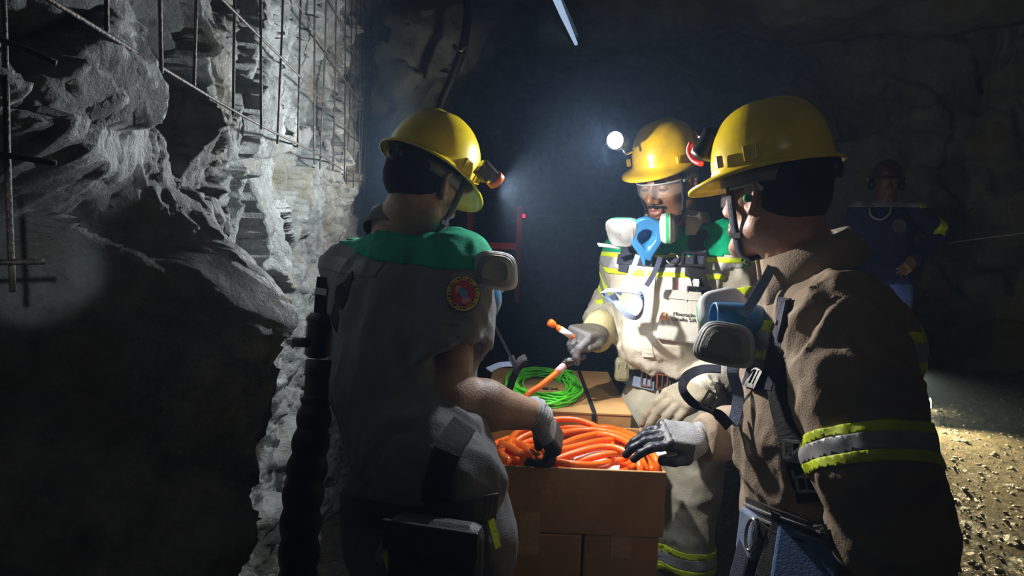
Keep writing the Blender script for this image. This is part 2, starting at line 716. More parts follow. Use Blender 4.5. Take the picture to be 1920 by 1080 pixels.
M['hair'] = mat('hair', (0.012, 0.010, 0.009), 0.75, var=0.4, vscale=90, bump=0.9, bscale=500, spec=0.25)
M['lip'] = mat('lip', (0.27, 0.11, 0.09), 0.4, var=0.2, vscale=40)
M['eye'] = mat('eye', (0.7, 0.68, 0.64), 0.2)
M['iris'] = mat('iris', (0.03, 0.015, 0.01), 0.15)
M['black'] = mat('black_plastic', (0.015, 0.015, 0.017), 0.4)
M['black_rubber'] = mat('black_rubber', (0.02, 0.02, 0.022), 0.55, var=0.3, vscale=20, bump=0.2, bscale=80)
M['grey_plastic'] = mat('grey_plastic', (0.46, 0.49, 0.51), 0.38, var=0.12, vscale=20)
M['grey_dark'] = mat('grey_dark', (0.14, 0.14, 0.15), 0.5, var=0.2, vscale=40, bump=0.3, bscale=300)
M['filter_grey'] = mat('filter_grey', (0.24, 0.25, 0.24), 0.5, var=0.15, vscale=40, bump=0.2, bscale=300)
M['filter_pale'] = mat('filter_pale', (0.27, 0.265, 0.245), 0.5, var=0.1, vscale=40)
M['white_plastic'] = mat('white_plastic', (0.48, 0.49, 0.51), 0.4, var=0.1, vscale=20)
M['silicone'] = mat('silicone', (0.03, 0.16, 0.36), 0.38, var=0.2, vscale=14, sss=0.05)
M['green_label'] = mat('green_label', (0.02, 0.42, 0.14), 0.5)
M['clear'] = mat('clear_lens', (0.95, 0.97, 1.0), 0.03, alpha=0.06, spec=0.9)
M['steel'] = mat('steel', (0.6, 0.6, 0.61), 0.3, metal=1.0, var=0.2, vscale=30)
M['red'] = mat('red', (0.55, 0.02, 0.03), 0.5, var=0.2, vscale=20)
M['red_dark'] = mat('red_dark', (0.20, 0.02, 0.02), 0.6)
M['orange'] = mat('orange', (1.0, 0.17, 0.008), 0.3, var=0.1, vscale=9, coat=0.15)
M['lime'] = mat('lime', (0.14, 0.82, 0.04), 0.35, var=0.15, vscale=12)
M['card'] = mat('card', (0.50, 0.29, 0.12), 0.75, var=0.15, vscale=9, bump=0.12, bscale=90, spec=0.3)
M['card_edge'] = mat('card_edge', (0.62, 0.40, 0.2), 0.8, var=0.2, vscale=60)
M['glove_knit'] = mat('glove_knit', (0.38, 0.39, 0.42), 0.85, var=0.2, vscale=40, bump=0.5, bscale=420, spec=0.2)
M['glove_tan'] = mat('glove_tan', (0.27, 0.235, 0.175), 0.8, var=0.25, vscale=25, bump=0.3, bscale=300, spec=0.2)
M['glove_coat'] = mat('glove_coat', (0.018, 0.02, 0.035), 0.42, var=0.3, vscale=30, bump=0.15, bscale=150)
M['glove_dark'] = mat('glove_dark', (0.10, 0.09, 0.075), 0.65, var=0.4, vscale=30, bump=0.3, bscale=200)
M['glove_yellow'] = mat('glove_yellow', (0.56, 0.50, 0.27), 0.8, var=0.2, vscale=30, bump=0.3, bscale=300)
M['paper'] = mat('paper', (0.8, 0.76, 0.8), 0.6)
M['pink'] = mat('pink', (0.8, 0.38, 0.42), 0.6)
M['ink'] = mat('ink', (0.012, 0.012, 0.014), 0.6)
M['ink_orange'] = mat('ink_orange', (0.85, 0.22, 0.02), 0.6)
M['flag_green'] = mat('flag_green', (0.0, 0.25, 0.08), 0.7)
M['flag_yellow'] = mat('flag_yellow', (0.8, 0.6, 0.03), 0.7)
M['flag_blue'] = mat('flag_blue', (0.02, 0.06, 0.4), 0.7)
M['badge_black'] = mat('badge_black', (0.02, 0.02, 0.02), 0.7, bump=0.3, bscale=500)
M['badge_yellow'] = mat('badge_yellow', (0.75, 0.55, 0.08), 0.7, bump=0.3, bscale=500)
M['badge_red'] = mat('badge_red', (0.55, 0.03, 0.08), 0.7, var=0.3, vscale=200, bump=0.3, bscale=500)
M['badge_blue'] = mat('badge_blue', (0.1, 0.42, 0.75), 0.7, var=0.3, vscale=200, bump=0.3, bscale=500)
M['hose'] = mat('hose', (0.028, 0.017, 0.012), 0.6, var=0.4, vscale=30, bump=0.2, bscale=120)
M['leather'] = mat('leather', (0.05, 0.045, 0.042), 0.5, var=0.3, vscale=30, bump=0.2, bscale=200)
M['boot'] = mat('boot', (0.02, 0.019, 0.018), 0.5, var=0.3, vscale=30)
M['lamp_on'] = emit('lamp_on', (1.0, 0.93, 0.85), 25.0)
M['streak_glow'] = emit('streak_glow', (0.5, 0.7, 1.0), 0.7)
M['red_on'] = emit('red_on', (1.0, 0.02, 0.1), 1.5)
M['ember_on'] = emit('ember_on', (1.0, 0.2, 0.05), 1.6)


# ------------------------------------------------------------------ the mine drift (setting)
def facets(p, nseed, lo, hi, tilt, step, seed, warp=0.06, wscale=3.0):
    """blocky broken-rock relief over 2-D coordinates p (N,2)"""
    r = np.random.default_rng(seed)
    lo, hi = np.asarray(lo, float), np.asarray(hi, float)
    cell = math.sqrt(np.prod(hi - lo) / nseed)
    g = (np.ceil((hi - lo) / cell) + 6).astype(int)
    J = r.random((g[0], g[1], 2))
    A = r.normal(0, tilt, (g[0], g[1], 2))
    B = r.normal(0, step, (g[0], g[1]))
    q3 = np.concatenate([p * wscale, np.full((len(p), 1), seed * 1.7)], 1)
    pw = p + warp * np.stack([fbm(q3, 3), fbm(q3 + 31.0, 3)], 1)
    q = (pw - lo) / cell + 3
    i0 = np.floor(q).astype(int)
    d1 = np.full(len(p), 1e9)
    d2 = np.full(len(p), 1e9)
    out = np.zeros(len(p))
    for dx in (-1, 0, 1):
        for dy in (-1, 0, 1):
            ii = np.clip(i0[:, 0] + dx, 0, g[0] - 1)
            jj = np.clip(i0[:, 1] + dy, 0, g[1] - 1)
            s = np.stack([ii, jj], 1) + J[ii, jj]
            v = q - s
            d = np.sqrt((v ** 2).sum(1))
            near = d < d1
            d2 = np.where(near, d1, np.minimum(d2, d))
            d1 = np.where(near, d, d1)
            out = np.where(near, B[ii, jj] + (v * cell * A[ii, jj]).sum(1), out)
    edge = (d2 - d1) * cell
    return out, edge


def grid_faces(nu, nv, flip=False):
    i = np.arange(nu - 1)[:, None] * nv + np.arange(nv - 1)[None]
    i = i.ravel()
    f = np.stack([i, i + nv, i + nv + 1, i + 1], 1)
    return f[:, ::-1] if flip else f


def smooth01(x):
    x = np.clip(x, 0, 1)
    return x * x * (3 - 2 * x)


# wall beside the photographer, running ahead to the left
WL0 = np.array([-0.45, 0.0])
WLD = unit([-0.109, 0.994])
WLN = np.array([WLD[1], -WLD[0]])
uu = np.concatenate([np.linspace(-1.5, 0.42, 14)[:-1], np.geomspace(0.42, 5.0, 450)])
zz = np.linspace(-0.1, 3.5, 440)
U, Z = np.meshgrid(uu, zz, indexing='ij')
p2 = np.stack([U.ravel(), Z.ravel()], 1)
f1, e1 = facets(p2, 110, [-1.6, -0.2], [5.1, 3.6], 0.22, 0.026, 3, 0.06, 2.5)
f2, e2 = facets(p2, 620, [-1.6, -0.2], [5.1, 3.6], 0.34, 0.014, 5, 0.03, 6.0)
f3, e3 = facets(p2, 5200, [-1.6, -0.2], [5.1, 3.6], 0.20, 0.004, 9, 0.015, 12.0)
f4, e4 = facets(p2, 30000, [-1.6, -0.2], [5.1, 3.6], 0.25, 0.0015, 13, 0.006, 30.0)
q3 = np.concatenate([p2 * 9, np.zeros((len(p2), 1))], 1)
fine = fbm(q3 * 1.5, 6, 0.62) * 0.009
u_, z_ = p2[:, 0], p2[:, 1]
rel = np.clip(f1, -0.05, 0.05) + 0.75 * f2 + 0.9 * f3 + f4 + fine
rel -= 0.018 * np.exp(-(e1 / 0.010) ** 2) + 0.010 * np.exp(-(e2 / 0.006) ** 2)
disp = -0.075 + 0.75 * rel
low = smooth01((1.64 + 0.08 * np.sin(4 * u_) - z_) / 0.20)
# a sharp outcrop below the mesh; nearer than it the wall falls back into a hollow
edge_u = 1.24 + 0.05 * np.sin(5.0 * z_ + 0.7) + 0.03 * np.sin(13 * z_)
disp += low * 0.165 * np.exp(-((u_ - edge_u) / 0.17) ** 2)
disp -= low * 0.40 * smooth01((edge_u - 0.05 - u_) / 0.34)
disp += low * 0.22 * smooth01((0.72 - u_) / 0.2) * smooth01((z_ - 1.22) / 0.1)
disp += 0.05 * np.exp(-((u_ - 1.27) / 0.10) ** 2 - ((z_ - 1.30) / 0.07) ** 2)
disp += 0.05 * np.exp(-((u_ - 1.25) / 0.10) ** 2 - ((z_ - 0.95) / 0.09) ** 2)
disp += 0.42 * np.clip(z_ - 2.5, 0, None) ** 1.5
disp -= 0.4 * np.clip(u_ - 4.7, 0, None)
V = np.zeros((len(p2), 3))
V[:, :2] = WL0 + u_[:, None] * WLD + disp[:, None] * WLN
V[:, 2] = z_
wl = obj('wall_left', V, grid_faces(len(uu), len(zz), True), M['rock'], smooth=True)
wl['kind'] = 'structure'
# cap lamp of a miner beside the photographer, its beam catching the near rock
_wb = bvh_of(V[::1], grid_faces(len(uu), len(zz), True))
_t = hit(_wb, 60, 490)[0]
spot('cap_lamp_beside_photographer', (0.12, -0.25, 1.60), _t, 16.0, 8, 0.6, (0.80, 0.92, 1.0), 0.01)
wl['label'] = 'rough grey broken rock wall of the mine beside the men'


def plan_wall(name, pts, nu, nz, mtl, seed, amp, label, ztop=3.6):
    pts = np.asarray(pts, float)
    path = catmull(pts, nu)
    T = np.gradient(path, axis=0)
    T /= np.linalg.norm(T, axis=1)[:, None]
    N = np.stack([T[:, 1], -T[:, 0]], 1)           # to the right of travel: into the tunnel
    L = np.concatenate([[0], np.cumsum(np.linalg.norm(np.diff(path, axis=0), axis=1))])
    zs = np.linspace(-0.2, ztop, nz)
    Ug, Zg = np.meshgrid(L, zs, indexing='ij')
    p = np.stack([Ug.ravel(), Zg.ravel()], 1)
    g1, k1 = facets(p, 60, [0, -0.2], [L[-1], 3.6], 0.35 * amp, 0.09 * amp, seed, 0.2, 1.6)
    g2, k2 = facets(p, 500, [0, -0.2], [L[-1], 3.6], 0.3 * amp, 0.03 * amp, seed + 1, 0.08, 4)
    d = np.clip(g1, -0.2, 0.2) + g2 + 0.04 * fbm(np.concatenate([p * 5, np.zeros((len(p), 1))], 1), 5, 0.6)
    d += 0.45 * np.clip(p[:, 1] - 2.4, 0, None) ** 1.5
    idx = np.repeat(np.arange(nu), nz)
    W = np.zeros((len(p), 3))
    W[:, :2] = path[idx] + d[:, None] * N[idx]
    W[:, 2] = p[:, 1]
    o = obj(name, W, grid_faces(nu, nz, True), mtl, smooth=True)
    o['kind'] = 'structure'
    o['label'] = label
    return o


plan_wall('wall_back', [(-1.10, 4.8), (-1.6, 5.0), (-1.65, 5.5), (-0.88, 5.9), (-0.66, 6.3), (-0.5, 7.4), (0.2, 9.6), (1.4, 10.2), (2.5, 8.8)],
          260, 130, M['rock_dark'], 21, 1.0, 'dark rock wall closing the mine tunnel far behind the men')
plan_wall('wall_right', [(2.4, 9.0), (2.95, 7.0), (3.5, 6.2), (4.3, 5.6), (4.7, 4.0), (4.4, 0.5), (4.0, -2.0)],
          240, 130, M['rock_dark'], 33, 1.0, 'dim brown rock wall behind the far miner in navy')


def floor_h(x, y):
    x, y = np.asarray(x, float), np.asarray(y, float)
    rise = 0.30 * smooth01((y - 2.6) / 1.8) * smooth01((x - 0.6) / 0.8)
    bank = 0.25 * smooth01((y - 6.0) / 1.2) + 0.3 * smooth01((x - 3.5) / 1.0)
    q = np.stack([x * 2.2, y * 2.2, np.zeros_like(x)], -1)
    return rise + bank * 0.6 + 0.05 * fbm(q, 3) + 0.012 * fbm(q * 9, 4, 0.6)


fx = np.concatenate([np.linspace(-2.6, 0.8, 40)[:-1], np.linspace(0.8, 4.6, 230), np.linspace(4.7, 5.4, 6)])
fy = np.concatenate([np.linspace(-2.2, 1.6, 24)[:-1], np.linspace(1.6, 7.0, 320), np.linspace(7.1, 11, 40)])
X, Y = np.meshgrid(fx, fy, indexing='ij')
Zf = floor_h(X.ravel(), Y.ravel())
fl = obj('floor', np.stack([X.ravel(), Y.ravel(), Zf], 1), grid_faces(len(fx), len(fy)), M['floor'])
fl['kind'] = 'structure'
fl['label'] = 'wet muddy gravel floor of the mine'

cx, cy = np.linspace(-2.8, 5.6, 120), np.linspace(-2.2, 11, 170)
X, Y = np.meshgrid(cx, cy, indexing='ij')
p = np.stack([X.ravel(), Y.ravel()], 1)
g1, _ = facets(p, 120, [-3, -3], [6, 11], 0.3, 0.1, 51, 0.2, 1.5)
Zc = 3.35 + np.clip(g1, -0.2, 0.2) + 0.08 * fbm(np.concatenate([p * 4, np.zeros((len(p), 1))], 1), 4)
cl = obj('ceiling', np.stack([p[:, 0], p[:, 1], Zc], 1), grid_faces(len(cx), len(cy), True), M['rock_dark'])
cl['kind'] = 'structure'
cl['label'] = 'dark rock roof of the mine tunnel'
# the tunnel behind the photographer
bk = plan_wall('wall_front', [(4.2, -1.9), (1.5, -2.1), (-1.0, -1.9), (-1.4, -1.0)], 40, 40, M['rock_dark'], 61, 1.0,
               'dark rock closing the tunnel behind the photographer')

# loose wet stones on the floor
ico = bmesh.new()
bmesh.ops.create_icosphere(ico, subdivisions=1, radius=1.0)
icoV = np.array([v.co[:] for v in ico.verts])
icoF = np.array([[v.index for v in f.verts] for f in ico.faces])
ico.free()
NP = 5200
px_ = RNG.uniform(1.2, 4.3, NP)
py_ = RNG.uniform(1.9, 6.3, NP)
sz_ = 0.005 + 0.012 * RNG.random(NP) ** 3
ang = RNG.uniform(0, 6.28, NP)
sc = np.stack([sz_ * RNG.uniform(0.8, 1.6, NP), sz_, sz_ * RNG.uniform(0.4, 0.8, NP)], 1)
W = icoV[None] * (1 + 0.25 * RNG.normal(size=(NP, len(icoV), 1))) * sc[:, None]
ca, sa = np.cos(ang)[:, None], np.sin(ang)[:, None]
W = np.stack([W[..., 0] * ca - W[..., 1] * sa, W[..., 0] * sa + W[..., 1] * ca, W[..., 2]], -1)
W += np.stack([px_, py_, floor_h(px_, py_)], 1)[:, None]
Fp = (icoF[None] + (np.arange(NP) * len(icoV))[:, None, None]).reshape(-1, 3)
tag(obj('gravel', W.reshape(-1, 3), Fp, M['pebble'], smooth=False), 'loose wet gravel scattered over the mine floor', 'gravel', kind='stuff')

# welded wire mesh on the wall
def on_mesh(px, py, off=0.0):
    v = ray(px, py)
    n = np.array([WLN[0], WLN[1], 0])
    p0 = np.array([WL0[0], WL0[1], 0]) + n * off
    return CAM_O + v * (((p0 - CAM_O) @ n) / (v @ n))


def mesh_pt(u, z):
    q = WL0 + u * WLD
    return np.array([q[0], q[1], z])


wm = thing('wire_mesh', mesh_pt(2.0, 1.7), 'rusty welded steel wire mesh pinned along the grey rock wall', 'wire mesh')
ends = [(200, 66), (290, 137), (374, 166), (437, 215), (482, 242), (527, 270), (558, 277), (584, 308), (605, 317), (624, 320), (642, 340),
        (653, 345), (662, 352), (670, 357), (677, 362), (682, 364), (687, 366), (691, 368)]
u0 = on_mesh(*ends[1])
for i, e in enumerate(ends):
    q = on_mesh(*e)
    u = (q[:2] - WL0) @ WLD
    top = mesh_pt(u, 3.05)
    a = mesh_pt(u, q[2])
    pts = [a + np.array([0.012, 0, 0]) * math.sin(i * 2.1), (a * 0.6 + top * 0.4) + np.array([0.006, 0, 0]), top]
    tube('wire', catmull(pts, 8), 0.0032, M['wire'], wm, 6)
zl = on_mesh(500, 240)[2]
for k in range(7):
    z = zl + 0.205 * k
    pts = [mesh_pt(u, z + 0.006 * math.sin(3 * u + k)) + np.array([0.0065, 0, 0]) for u in np.linspace(0.35 if k else 0.62, 4.6, 18)]
    tube('wire', pts, 0.0032, M['wire'], wm, 6)
nm = thing('wire_mesh', P(15, 300, 0.72), 'torn piece of wire mesh with cut wire ends at the picture edge', 'wire mesh')
tube('wire', catmull([P(4, -60, 0.72), P(10, 120, 0.72), P(15, 330, 0.72), P(24, 548, 0.73)], 14), 0.0032, M['wire'], nm, 8)
for a, b in (((-60, 50), (106, 118)), ((-60, 282), (106, 306)), ((-60, 494), (84, 491))):
    tube('wire', catmull([P(*a, 0.7), P((a[0] + b[0]) / 2, (a[1] + b[1]) / 2 - 1, 0.715), P(*b, 0.735)], 10), 0.0032, M['wire'], nm, 8)

# cables strung along the far walls, a hose from the roof, a glowing roof streak, the red barrier
tag(tube('wall_cable', catmull([P(1000, 404, 7.2), P(1090, 409, 7.4), P(1160, 407, 7.6), P(1300, 400, 7.4)], 16), 0.007, M['grey_plastic'], None, 6),
    'thin pale cable strung across the dark tunnel behind the bright lamp', 'cable')
tag(tube('wall_cable', catmull([P(1690, 470, 5.3), P(1780, 455, 5.2), P(1920, 437, 4.9), P(2000, 425, 4.7)], 16), 0.004, M['grey_plastic'], None, 6),
    'thin pale cable slanting along the rock beside the far miner', 'cable')
hz = thing('hanging_hose', P(870, 100, 5.4), 'black hose hanging down the tunnel corner behind the man with the badge', 'hose')
tube('hose', catmull([P(882, -60, 5.2), P(876, 40, 5.25), P(866, 95, 5.3), P(846, 150, 5.35), P(826, 200, 5.4), P(822, 260, 5.4)], 24), 0.035, M['black_rubber'], hz, 10)
tube('clip', catmull([P(850, 84, 5.2), P(862, 96, 5.2), P(874, 86, 5.2)], 8), 0.012, M['steel'], hz, 8)
tl = thing('roof_streak', P(1060, 40, 5.6), 'glowing bluish white streak of light along the tunnel roof', 'lamp')  # glowing tube and housing stand in for a streak of light
v, f = tube_geo([P(1034, -24, 5.0), P(1056, 28, 5.5), P(1080, 82, 6.1)], [0.030, 0.026, 0.016], 12)
obj('tube', v, f, M['streak_glow'], tl)
v, f = ribbon_geo([P(1030, -34, 5.05), P(1056, 22, 5.55), P(1082, 80, 6.2)], [(0, 0, 1)] * 3, 0.10, 0.02)
obj('housing', v, f, M['black'], tl, smooth=False)
rb = thing('barrier', P(930, 470, 4.2), 'red painted steel barrier frame in the dark behind the respirator', 'barrier')
v, f = box_geo((P(880, 466, 4.2) + P(972, 456, 4.2)) / 2, (0.16, 0.015, 0.02))
obj('rail', v, f, M['red'], rb, smooth=False, bevel=0.004)
v, f = box_geo((P(972, 395, 4.2) + P(972, 560, 4.2)) / 2, (0.018, 0.015, 0.30))
obj('post', v, f, M['red_dark'], rb, smooth=False, bevel=0.004)
v, f = box_geo((P(880, 395, 4.2) + P(880, 560, 4.2)) / 2, (0.018, 0.015, 0.30))
obj('post', v, f, M['red_dark'], rb, smooth=False, bevel=0.004)
rl = thing('warning_lamp', P(982, 405, 4.18), 'tiny glowing red warning lamp on the barrier post', 'lamp')
v, f = lathe_geo([(0.011, 0), (0.0125, 0.008), (0.010, 0.016), (0.004, 0.02)], P(982, 405, 4.18), rot_to(-ray(982, 405)), 12)
obj('lens', v, f, M['red_on'], rl)
v, f = lathe_geo([(0.015, -0.014), (0.015, 0.0)], P(982, 405, 4.18), rot_to(-ray(982, 405)), 12)
obj('housing', v, f, M['black'], rl)
rp = bpy.data.lights.new('warning_lamp_light', 'POINT')
rp.energy = 0.12
rp.color = (1, 0.05, 0.06)
rp.shadow_soft_size = 0.02
rpo = bpy.data.objects.new('warning_lamp_light', rp)
COL.objects.link(rpo)
rpo.location = tuple(P(962, 410, 4.05))

# hand lamp lying on the floor behind the nearest man
hlp = Pz(1744, 752, 0.36)
hlp[2] = float(floor_h(hlp[0], hlp[1])) + 0.045
hl = thing('hand_lamp', hlp - [0, 0, 0.04], 'burning lamp lying on the gravel behind the nearest man', 'lamp')
hla = unit([0.72, -0.62, 0.12])
v, f = lathe_geo([(0.030, -0.12), (0.034, -0.115), (0.034, -0.03), (0.046, -0.01), (0.046, 0.0), (0.040, 0.0)], hlp, rot_to(hla), 22)
obj('lamp_body', v, f, M['black'], hl)
v, f = lathe_geo([(0.041, -0.002), (0.038, 0.003), (0.01, 0.006)], hlp, rot_to(hla), 22)
obj('lens', v, f, emit('floor_lamp_on', (1.0, 0.88, 0.55), 30.0), hl)
spot('hand_lamp_light', P(1698, 690, 4.45), Pz(1850, 900, 0.15), 190, 100, 0.8, (1.0, 0.83, 0.46), 0.03)

# ------------------------------------------------------------------ cardboard boxes and cables
ZF, ZR = 0.955, 0.99
FR = Pz(1250, 886, ZF)              # front right corner of the open box
RR = Pz(1186, 777, ZR)              # front right corner of the closed box behind
yaw = math.radians(-1.0)
BX = np.array([math.cos(yaw), math.sin(yaw), 0])
BY = np.array([-math.sin(yaw), math.cos(yaw), 0])
BR = np.stack([BX, BY, [0, 0, 1]], 1)
W_OPEN, D_OPEN = 0.43, (RR - FR) @ BY - 0.012
Z0 = 0.80


def bp(c, x, y, z):
    """box coordinates: x to the left is negative, y away"""
    q = c + BX * x + BY * y
    return np.array([q[0], q[1], z])


ob = thing('cardboard_box', bp(FR, -W_OPEN / 2, D_OPEN / 2, Z0), 'open brown cardboard box full of thick orange cable', 'box')
t = 0.004
hh = (ZF - Z0) / 2
box('front_panel', bp(FR, -W_OPEN / 2, t, Z0 + hh), (W_OPEN / 2, t, hh), M['card'], ob, BR)
box('back_panel', bp(FR, -W_OPEN / 2, D_OPEN - t, Z0 + hh), (W_OPEN / 2, t, hh), M['card'], ob, BR)
box('side_panel', bp(FR, -t, D_OPEN / 2, Z0 + hh), (t, D_OPEN / 2 - 2 * t, hh), M['card'], ob, BR)
box('side_panel', bp(FR, -W_OPEN + t, D_OPEN / 2, Z0 + hh), (t, D_OPEN / 2 - 2 * t, hh), M['card'], ob, BR)
box('bottom_panel', bp(FR, -W_OPEN / 2, D_OPEN / 2, Z0 + t), (W_OPEN / 2 - 2 * t, D_OPEN / 2 - 2 * t, t), M['card'], ob, BR)

W_CL = 0.42
D_CL = (Pz(1138, 697, ZR) - RR) @ BY
cb = thing('cardboard_box', bp(RR, -W_CL / 2, D_CL / 2, Z0), 'closed cardboard box with black strap under the green cord coil', 'box')
box('carton', bp(RR, -W_CL / 2, D_CL / 2, (Z0 + ZR - 0.006) / 2), (W_CL / 2 - 0.002, D_CL / 2 - 0.002, (ZR - 0.006 - Z0) / 2), M['card'], cb, BR)
sx = (Pz(1113, 771, ZR) - RR) @ BX
box('lid_flap', bp(RR, sx / 2 + 0.001, D_CL / 2, ZR - 0.003), (-sx / 2 - 0.003, D_CL / 2, 0.003), M['card'], cb, BR, 0.001)
box('lid_flap', bp(RR, (sx - W_CL) / 2, D_CL / 2, ZR - 0.003), ((W_CL + sx) / 2 - 0.003, D_CL / 2, 0.003), M['card'], cb, BR, 0.001)
pts = [bp(RR, sx, -0.0025, ZR - 0.06), bp(RR, sx, -0.0025, ZR - 0.004), bp(RR, sx, 0.004, ZR + 0.0015), bp(RR, sx, D_CL / 2, ZR + 0.0015),
       bp(RR, sx, D_CL - 0.004, ZR + 0.0015), bp(RR, sx, D_CL + 0.0025, ZR - 0.004), bp(RR, sx, D_CL + 0.0025, ZR - 0.08)]
nn = [-BY, -BY * 0.7 + [0, 0, 0.7], [0, 0, 1], [0, 0, 1], [0, 0, 1], BY * 0.7 + [0, 0, 0.7], BY]
v, f = ribbon_geo(pts, nn, 0.013, 0.001)
obj('strap', v, f, M['web_black'], cb, smooth=False)
tc = Pz(1031, 729, ZR)
text_obj('lettering', 'ex', np.array([tc[0], tc[1], ZR + 0.0008]), BR, 0.060, M['ink'], cb)

# the stack below: two boxes under the open one, more beneath and behind
seam = (P(1100, 1000, 1.5) - FR) @ BX
k = 0
for (x0, x1, y0, y1, z0, z1, lab) in (
        (seam + 0.003, -0.008, 0.006, D_OPEN - 0.004, 0.41, Z0 - 0.002, 'brown cardboard box below the open box, beside the trouser legs'),
        (-W_OPEN, seam - 0.003, 0.0, D_OPEN - 0.004, 0.41, Z0 - 0.002, 'brown cardboard box below the open box, beside the back-turned man'),
        (-W_OPEN, -0.008, 0.0, D_OPEN - 0.004, 0.03, 0.408, 'large cardboard box at the bottom of the front stack')):
    c = bp(FR, (x0 + x1) / 2, (y0 + y1) / 2, z0)
    r = thing('cardboard_box', c, lab, 'box')
    box('carton', c + [0, 0, (z1 - z0) / 2], ((x1 - x0) / 2, (y1 - y0) / 2, (z1 - z0) / 2), M['card'], r, BR, 0.004)
    box('tape', c + [0, 0, z1 - z0 - 0.0015] - BY * (y1 - y0) / 2, (0.024, 0.0012, 0.05), M['card_edge'], r, BR, 0)
c = bp(RR, -W_CL / 2, D_CL / 2 + 0.004, 0.41)
r = thing('cardboard_box', c, 'cardboard box under the closed strapped box', 'box')
box('carton', c + [0, 0, (Z0 - 0.412) / 2], (W_CL / 2, D_CL / 2 - 0.004, (Z0 - 0.412) / 2), M['card'], r, BR, 0.004)
c = bp(RR, -W_CL / 2, D_CL / 2 + 0.004, 0.03)
r = thing('cardboard_box', c, 'lowest cardboard box of the rear stack', 'box')
box('carton', c + [0, 0, 0.189], (W_CL / 2, D_CL / 2 - 0.004, 0.189), M['card'], r, BR, 0.004)

# orange cable coiled in the open box: each visible strand is a part
oc = thing('orange_cable', bp(FR, -0.2, D_OPEN / 2, Z0 + 0.02), 'thick glossy orange cable coiled in the open cardboard box', 'cable')
cc = bp(FR, -W_OPEN / 2, D_OPEN / 2, 0)
for i in range(15):
    r1 = RNG.uniform(0.62, 1.0)
    ax_, ay_ = (W_OPEN / 2 - 0.022) * r1, (D_OPEN / 2 - 0.022) * RNG.uniform(0.65, 1.0)
    zb = Z0 + 0.02 + 0.0095 * i
    ph = RNG.uniform(0, 6.28)
    hump = RNG.uniform(0.01, 0.045)
    th = np.linspace(0, 2 * np.pi, 40, endpoint=False)
    off = RNG.normal(0, 0.006, 2)
    pts = []
    for a_ in th:
        e = 1.0 + 0.06 * math.sin(3 * a_ + ph)
        x = ax_ * e * math.cos(a_) + off[0]
        y = ay_ * e * math.sin(a_) + off[1]
        z = zb + hump * max(0, math.sin(a_ * 1.0 - 0.2)) * (i / 15) + 0.008 * math.sin(2 * a_ + ph)
        x = min(max(x, -W_OPEN / 2 + 0.018), W_OPEN / 2 - 0.018)
        y = min(max(y, -(D_OPEN / 2 - 0.018)), D_OPEN / 2 - 0.018)
        pts.append(cc + BX * x + BY * y + np.array([0, 0, z]))
    tube('strand', pts, 0.0085, M['orange'], oc, 10, closed=True)
# looser strands arching across the front of the box, as seen
arcs = [[(935, 850), (1010, 822), (1100, 806), (1170, 818), (1215, 850), (1225, 884)],
        [(990, 858), (1060, 834), (1130, 815), (1185, 836), (1212, 880)],
        [(1000, 880), (1070, 852), (1140, 838), (1190, 858), (1205, 892)],
        [(1060, 876), (1110, 858), (1165, 850), (1198, 866), (1213, 885)],
        [(940, 830), (970, 846), (990, 864), (996, 886)],
        [(955, 826), (985, 838), (1004, 860), (1000, 884)],
        [(942, 852), (956, 866), (962, 882), (962, 896)],
        [(1012, 840), (1010, 858), (1003, 880)],
        [(1120, 812), (1175, 812), (1210, 836), (1236, 872), (1240, 894)],
        [(1020, 826), (1080, 806), (1140, 802), (1190, 820), (1222, 858), (1232, 890)],
        [(940, 840), (1000, 850), (1060, 842), (1130, 826), (1180, 830)],
        [(960, 834), (1030, 840), (1090, 820), (1150, 812), (1200, 828)]]
for j, a_ in enumerate(arcs):
    qs = catmull(a_, 22)
    pts = []
    for s_, q in enumerate(qs):
        w = s_ / (len(qs) - 1)
        z = ZF - 0.012 + (0.026 + 0.004 * (j % 3)) * math.sin(math.pi * min(1, max(0, w))) - 0.004 * (j % 2)
        pt = Pz(q[0], q[1], z)
        yy = (pt - FR) @ BY
        if yy < 0.02:
            pt = pt + BY * (0.02 - yy)
            pt[2] = min(pt[2], ZF - 0.015)
        if yy > D_OPEN - 0.02:
            pt = pt - BY * (yy - D_OPEN + 0.02)
        xx = (pt - FR) @ BX
        if xx < -W_OPEN + 0.018:
            pt = pt + BX * (-W_OPEN + 0.018 - xx)
        pts.append(pt)
    tube('strand', pts, 0.0085, M['orange'], oc, 10)
# plastic sheets lying between the strands
for q, lb_ in (([(1080, 850), (1150, 838), (1140, 862), (1070, 874)], 'white plastic packing scrap under the arched orange cable strands'),
               ([(1120, 866), (1165, 856), (1160, 884), (1110, 886)], 'white plastic packing scrap against the front rim of the open box'),
               ([(1205, 836), (1240, 830), (1250, 850), (1222, 858)], 'white plastic packing scrap at the box corner under the black glove fingers')):
    top = np.array([Pz(x, y, ZF - 0.016) for x, y in q])
    for t_ in top:
        yy = (t_ - FR) @ BY
        if yy < 0.016:
            t_ += BY * (0.016 - yy)
    vv = np.concatenate([top, top - [0, 0, 0.002]])
    o = obj('plastic_bag', vv, [(0, 1, 2, 3), (7, 6, 5, 4), (0, 4, 5, 1), (1, 5, 6, 2), (2, 6, 7, 3), (3, 7, 4, 0)], M['paper'], None, smooth=False)
    tag(o, lb_, 'packaging', 'white packing scraps in the orange cable box')

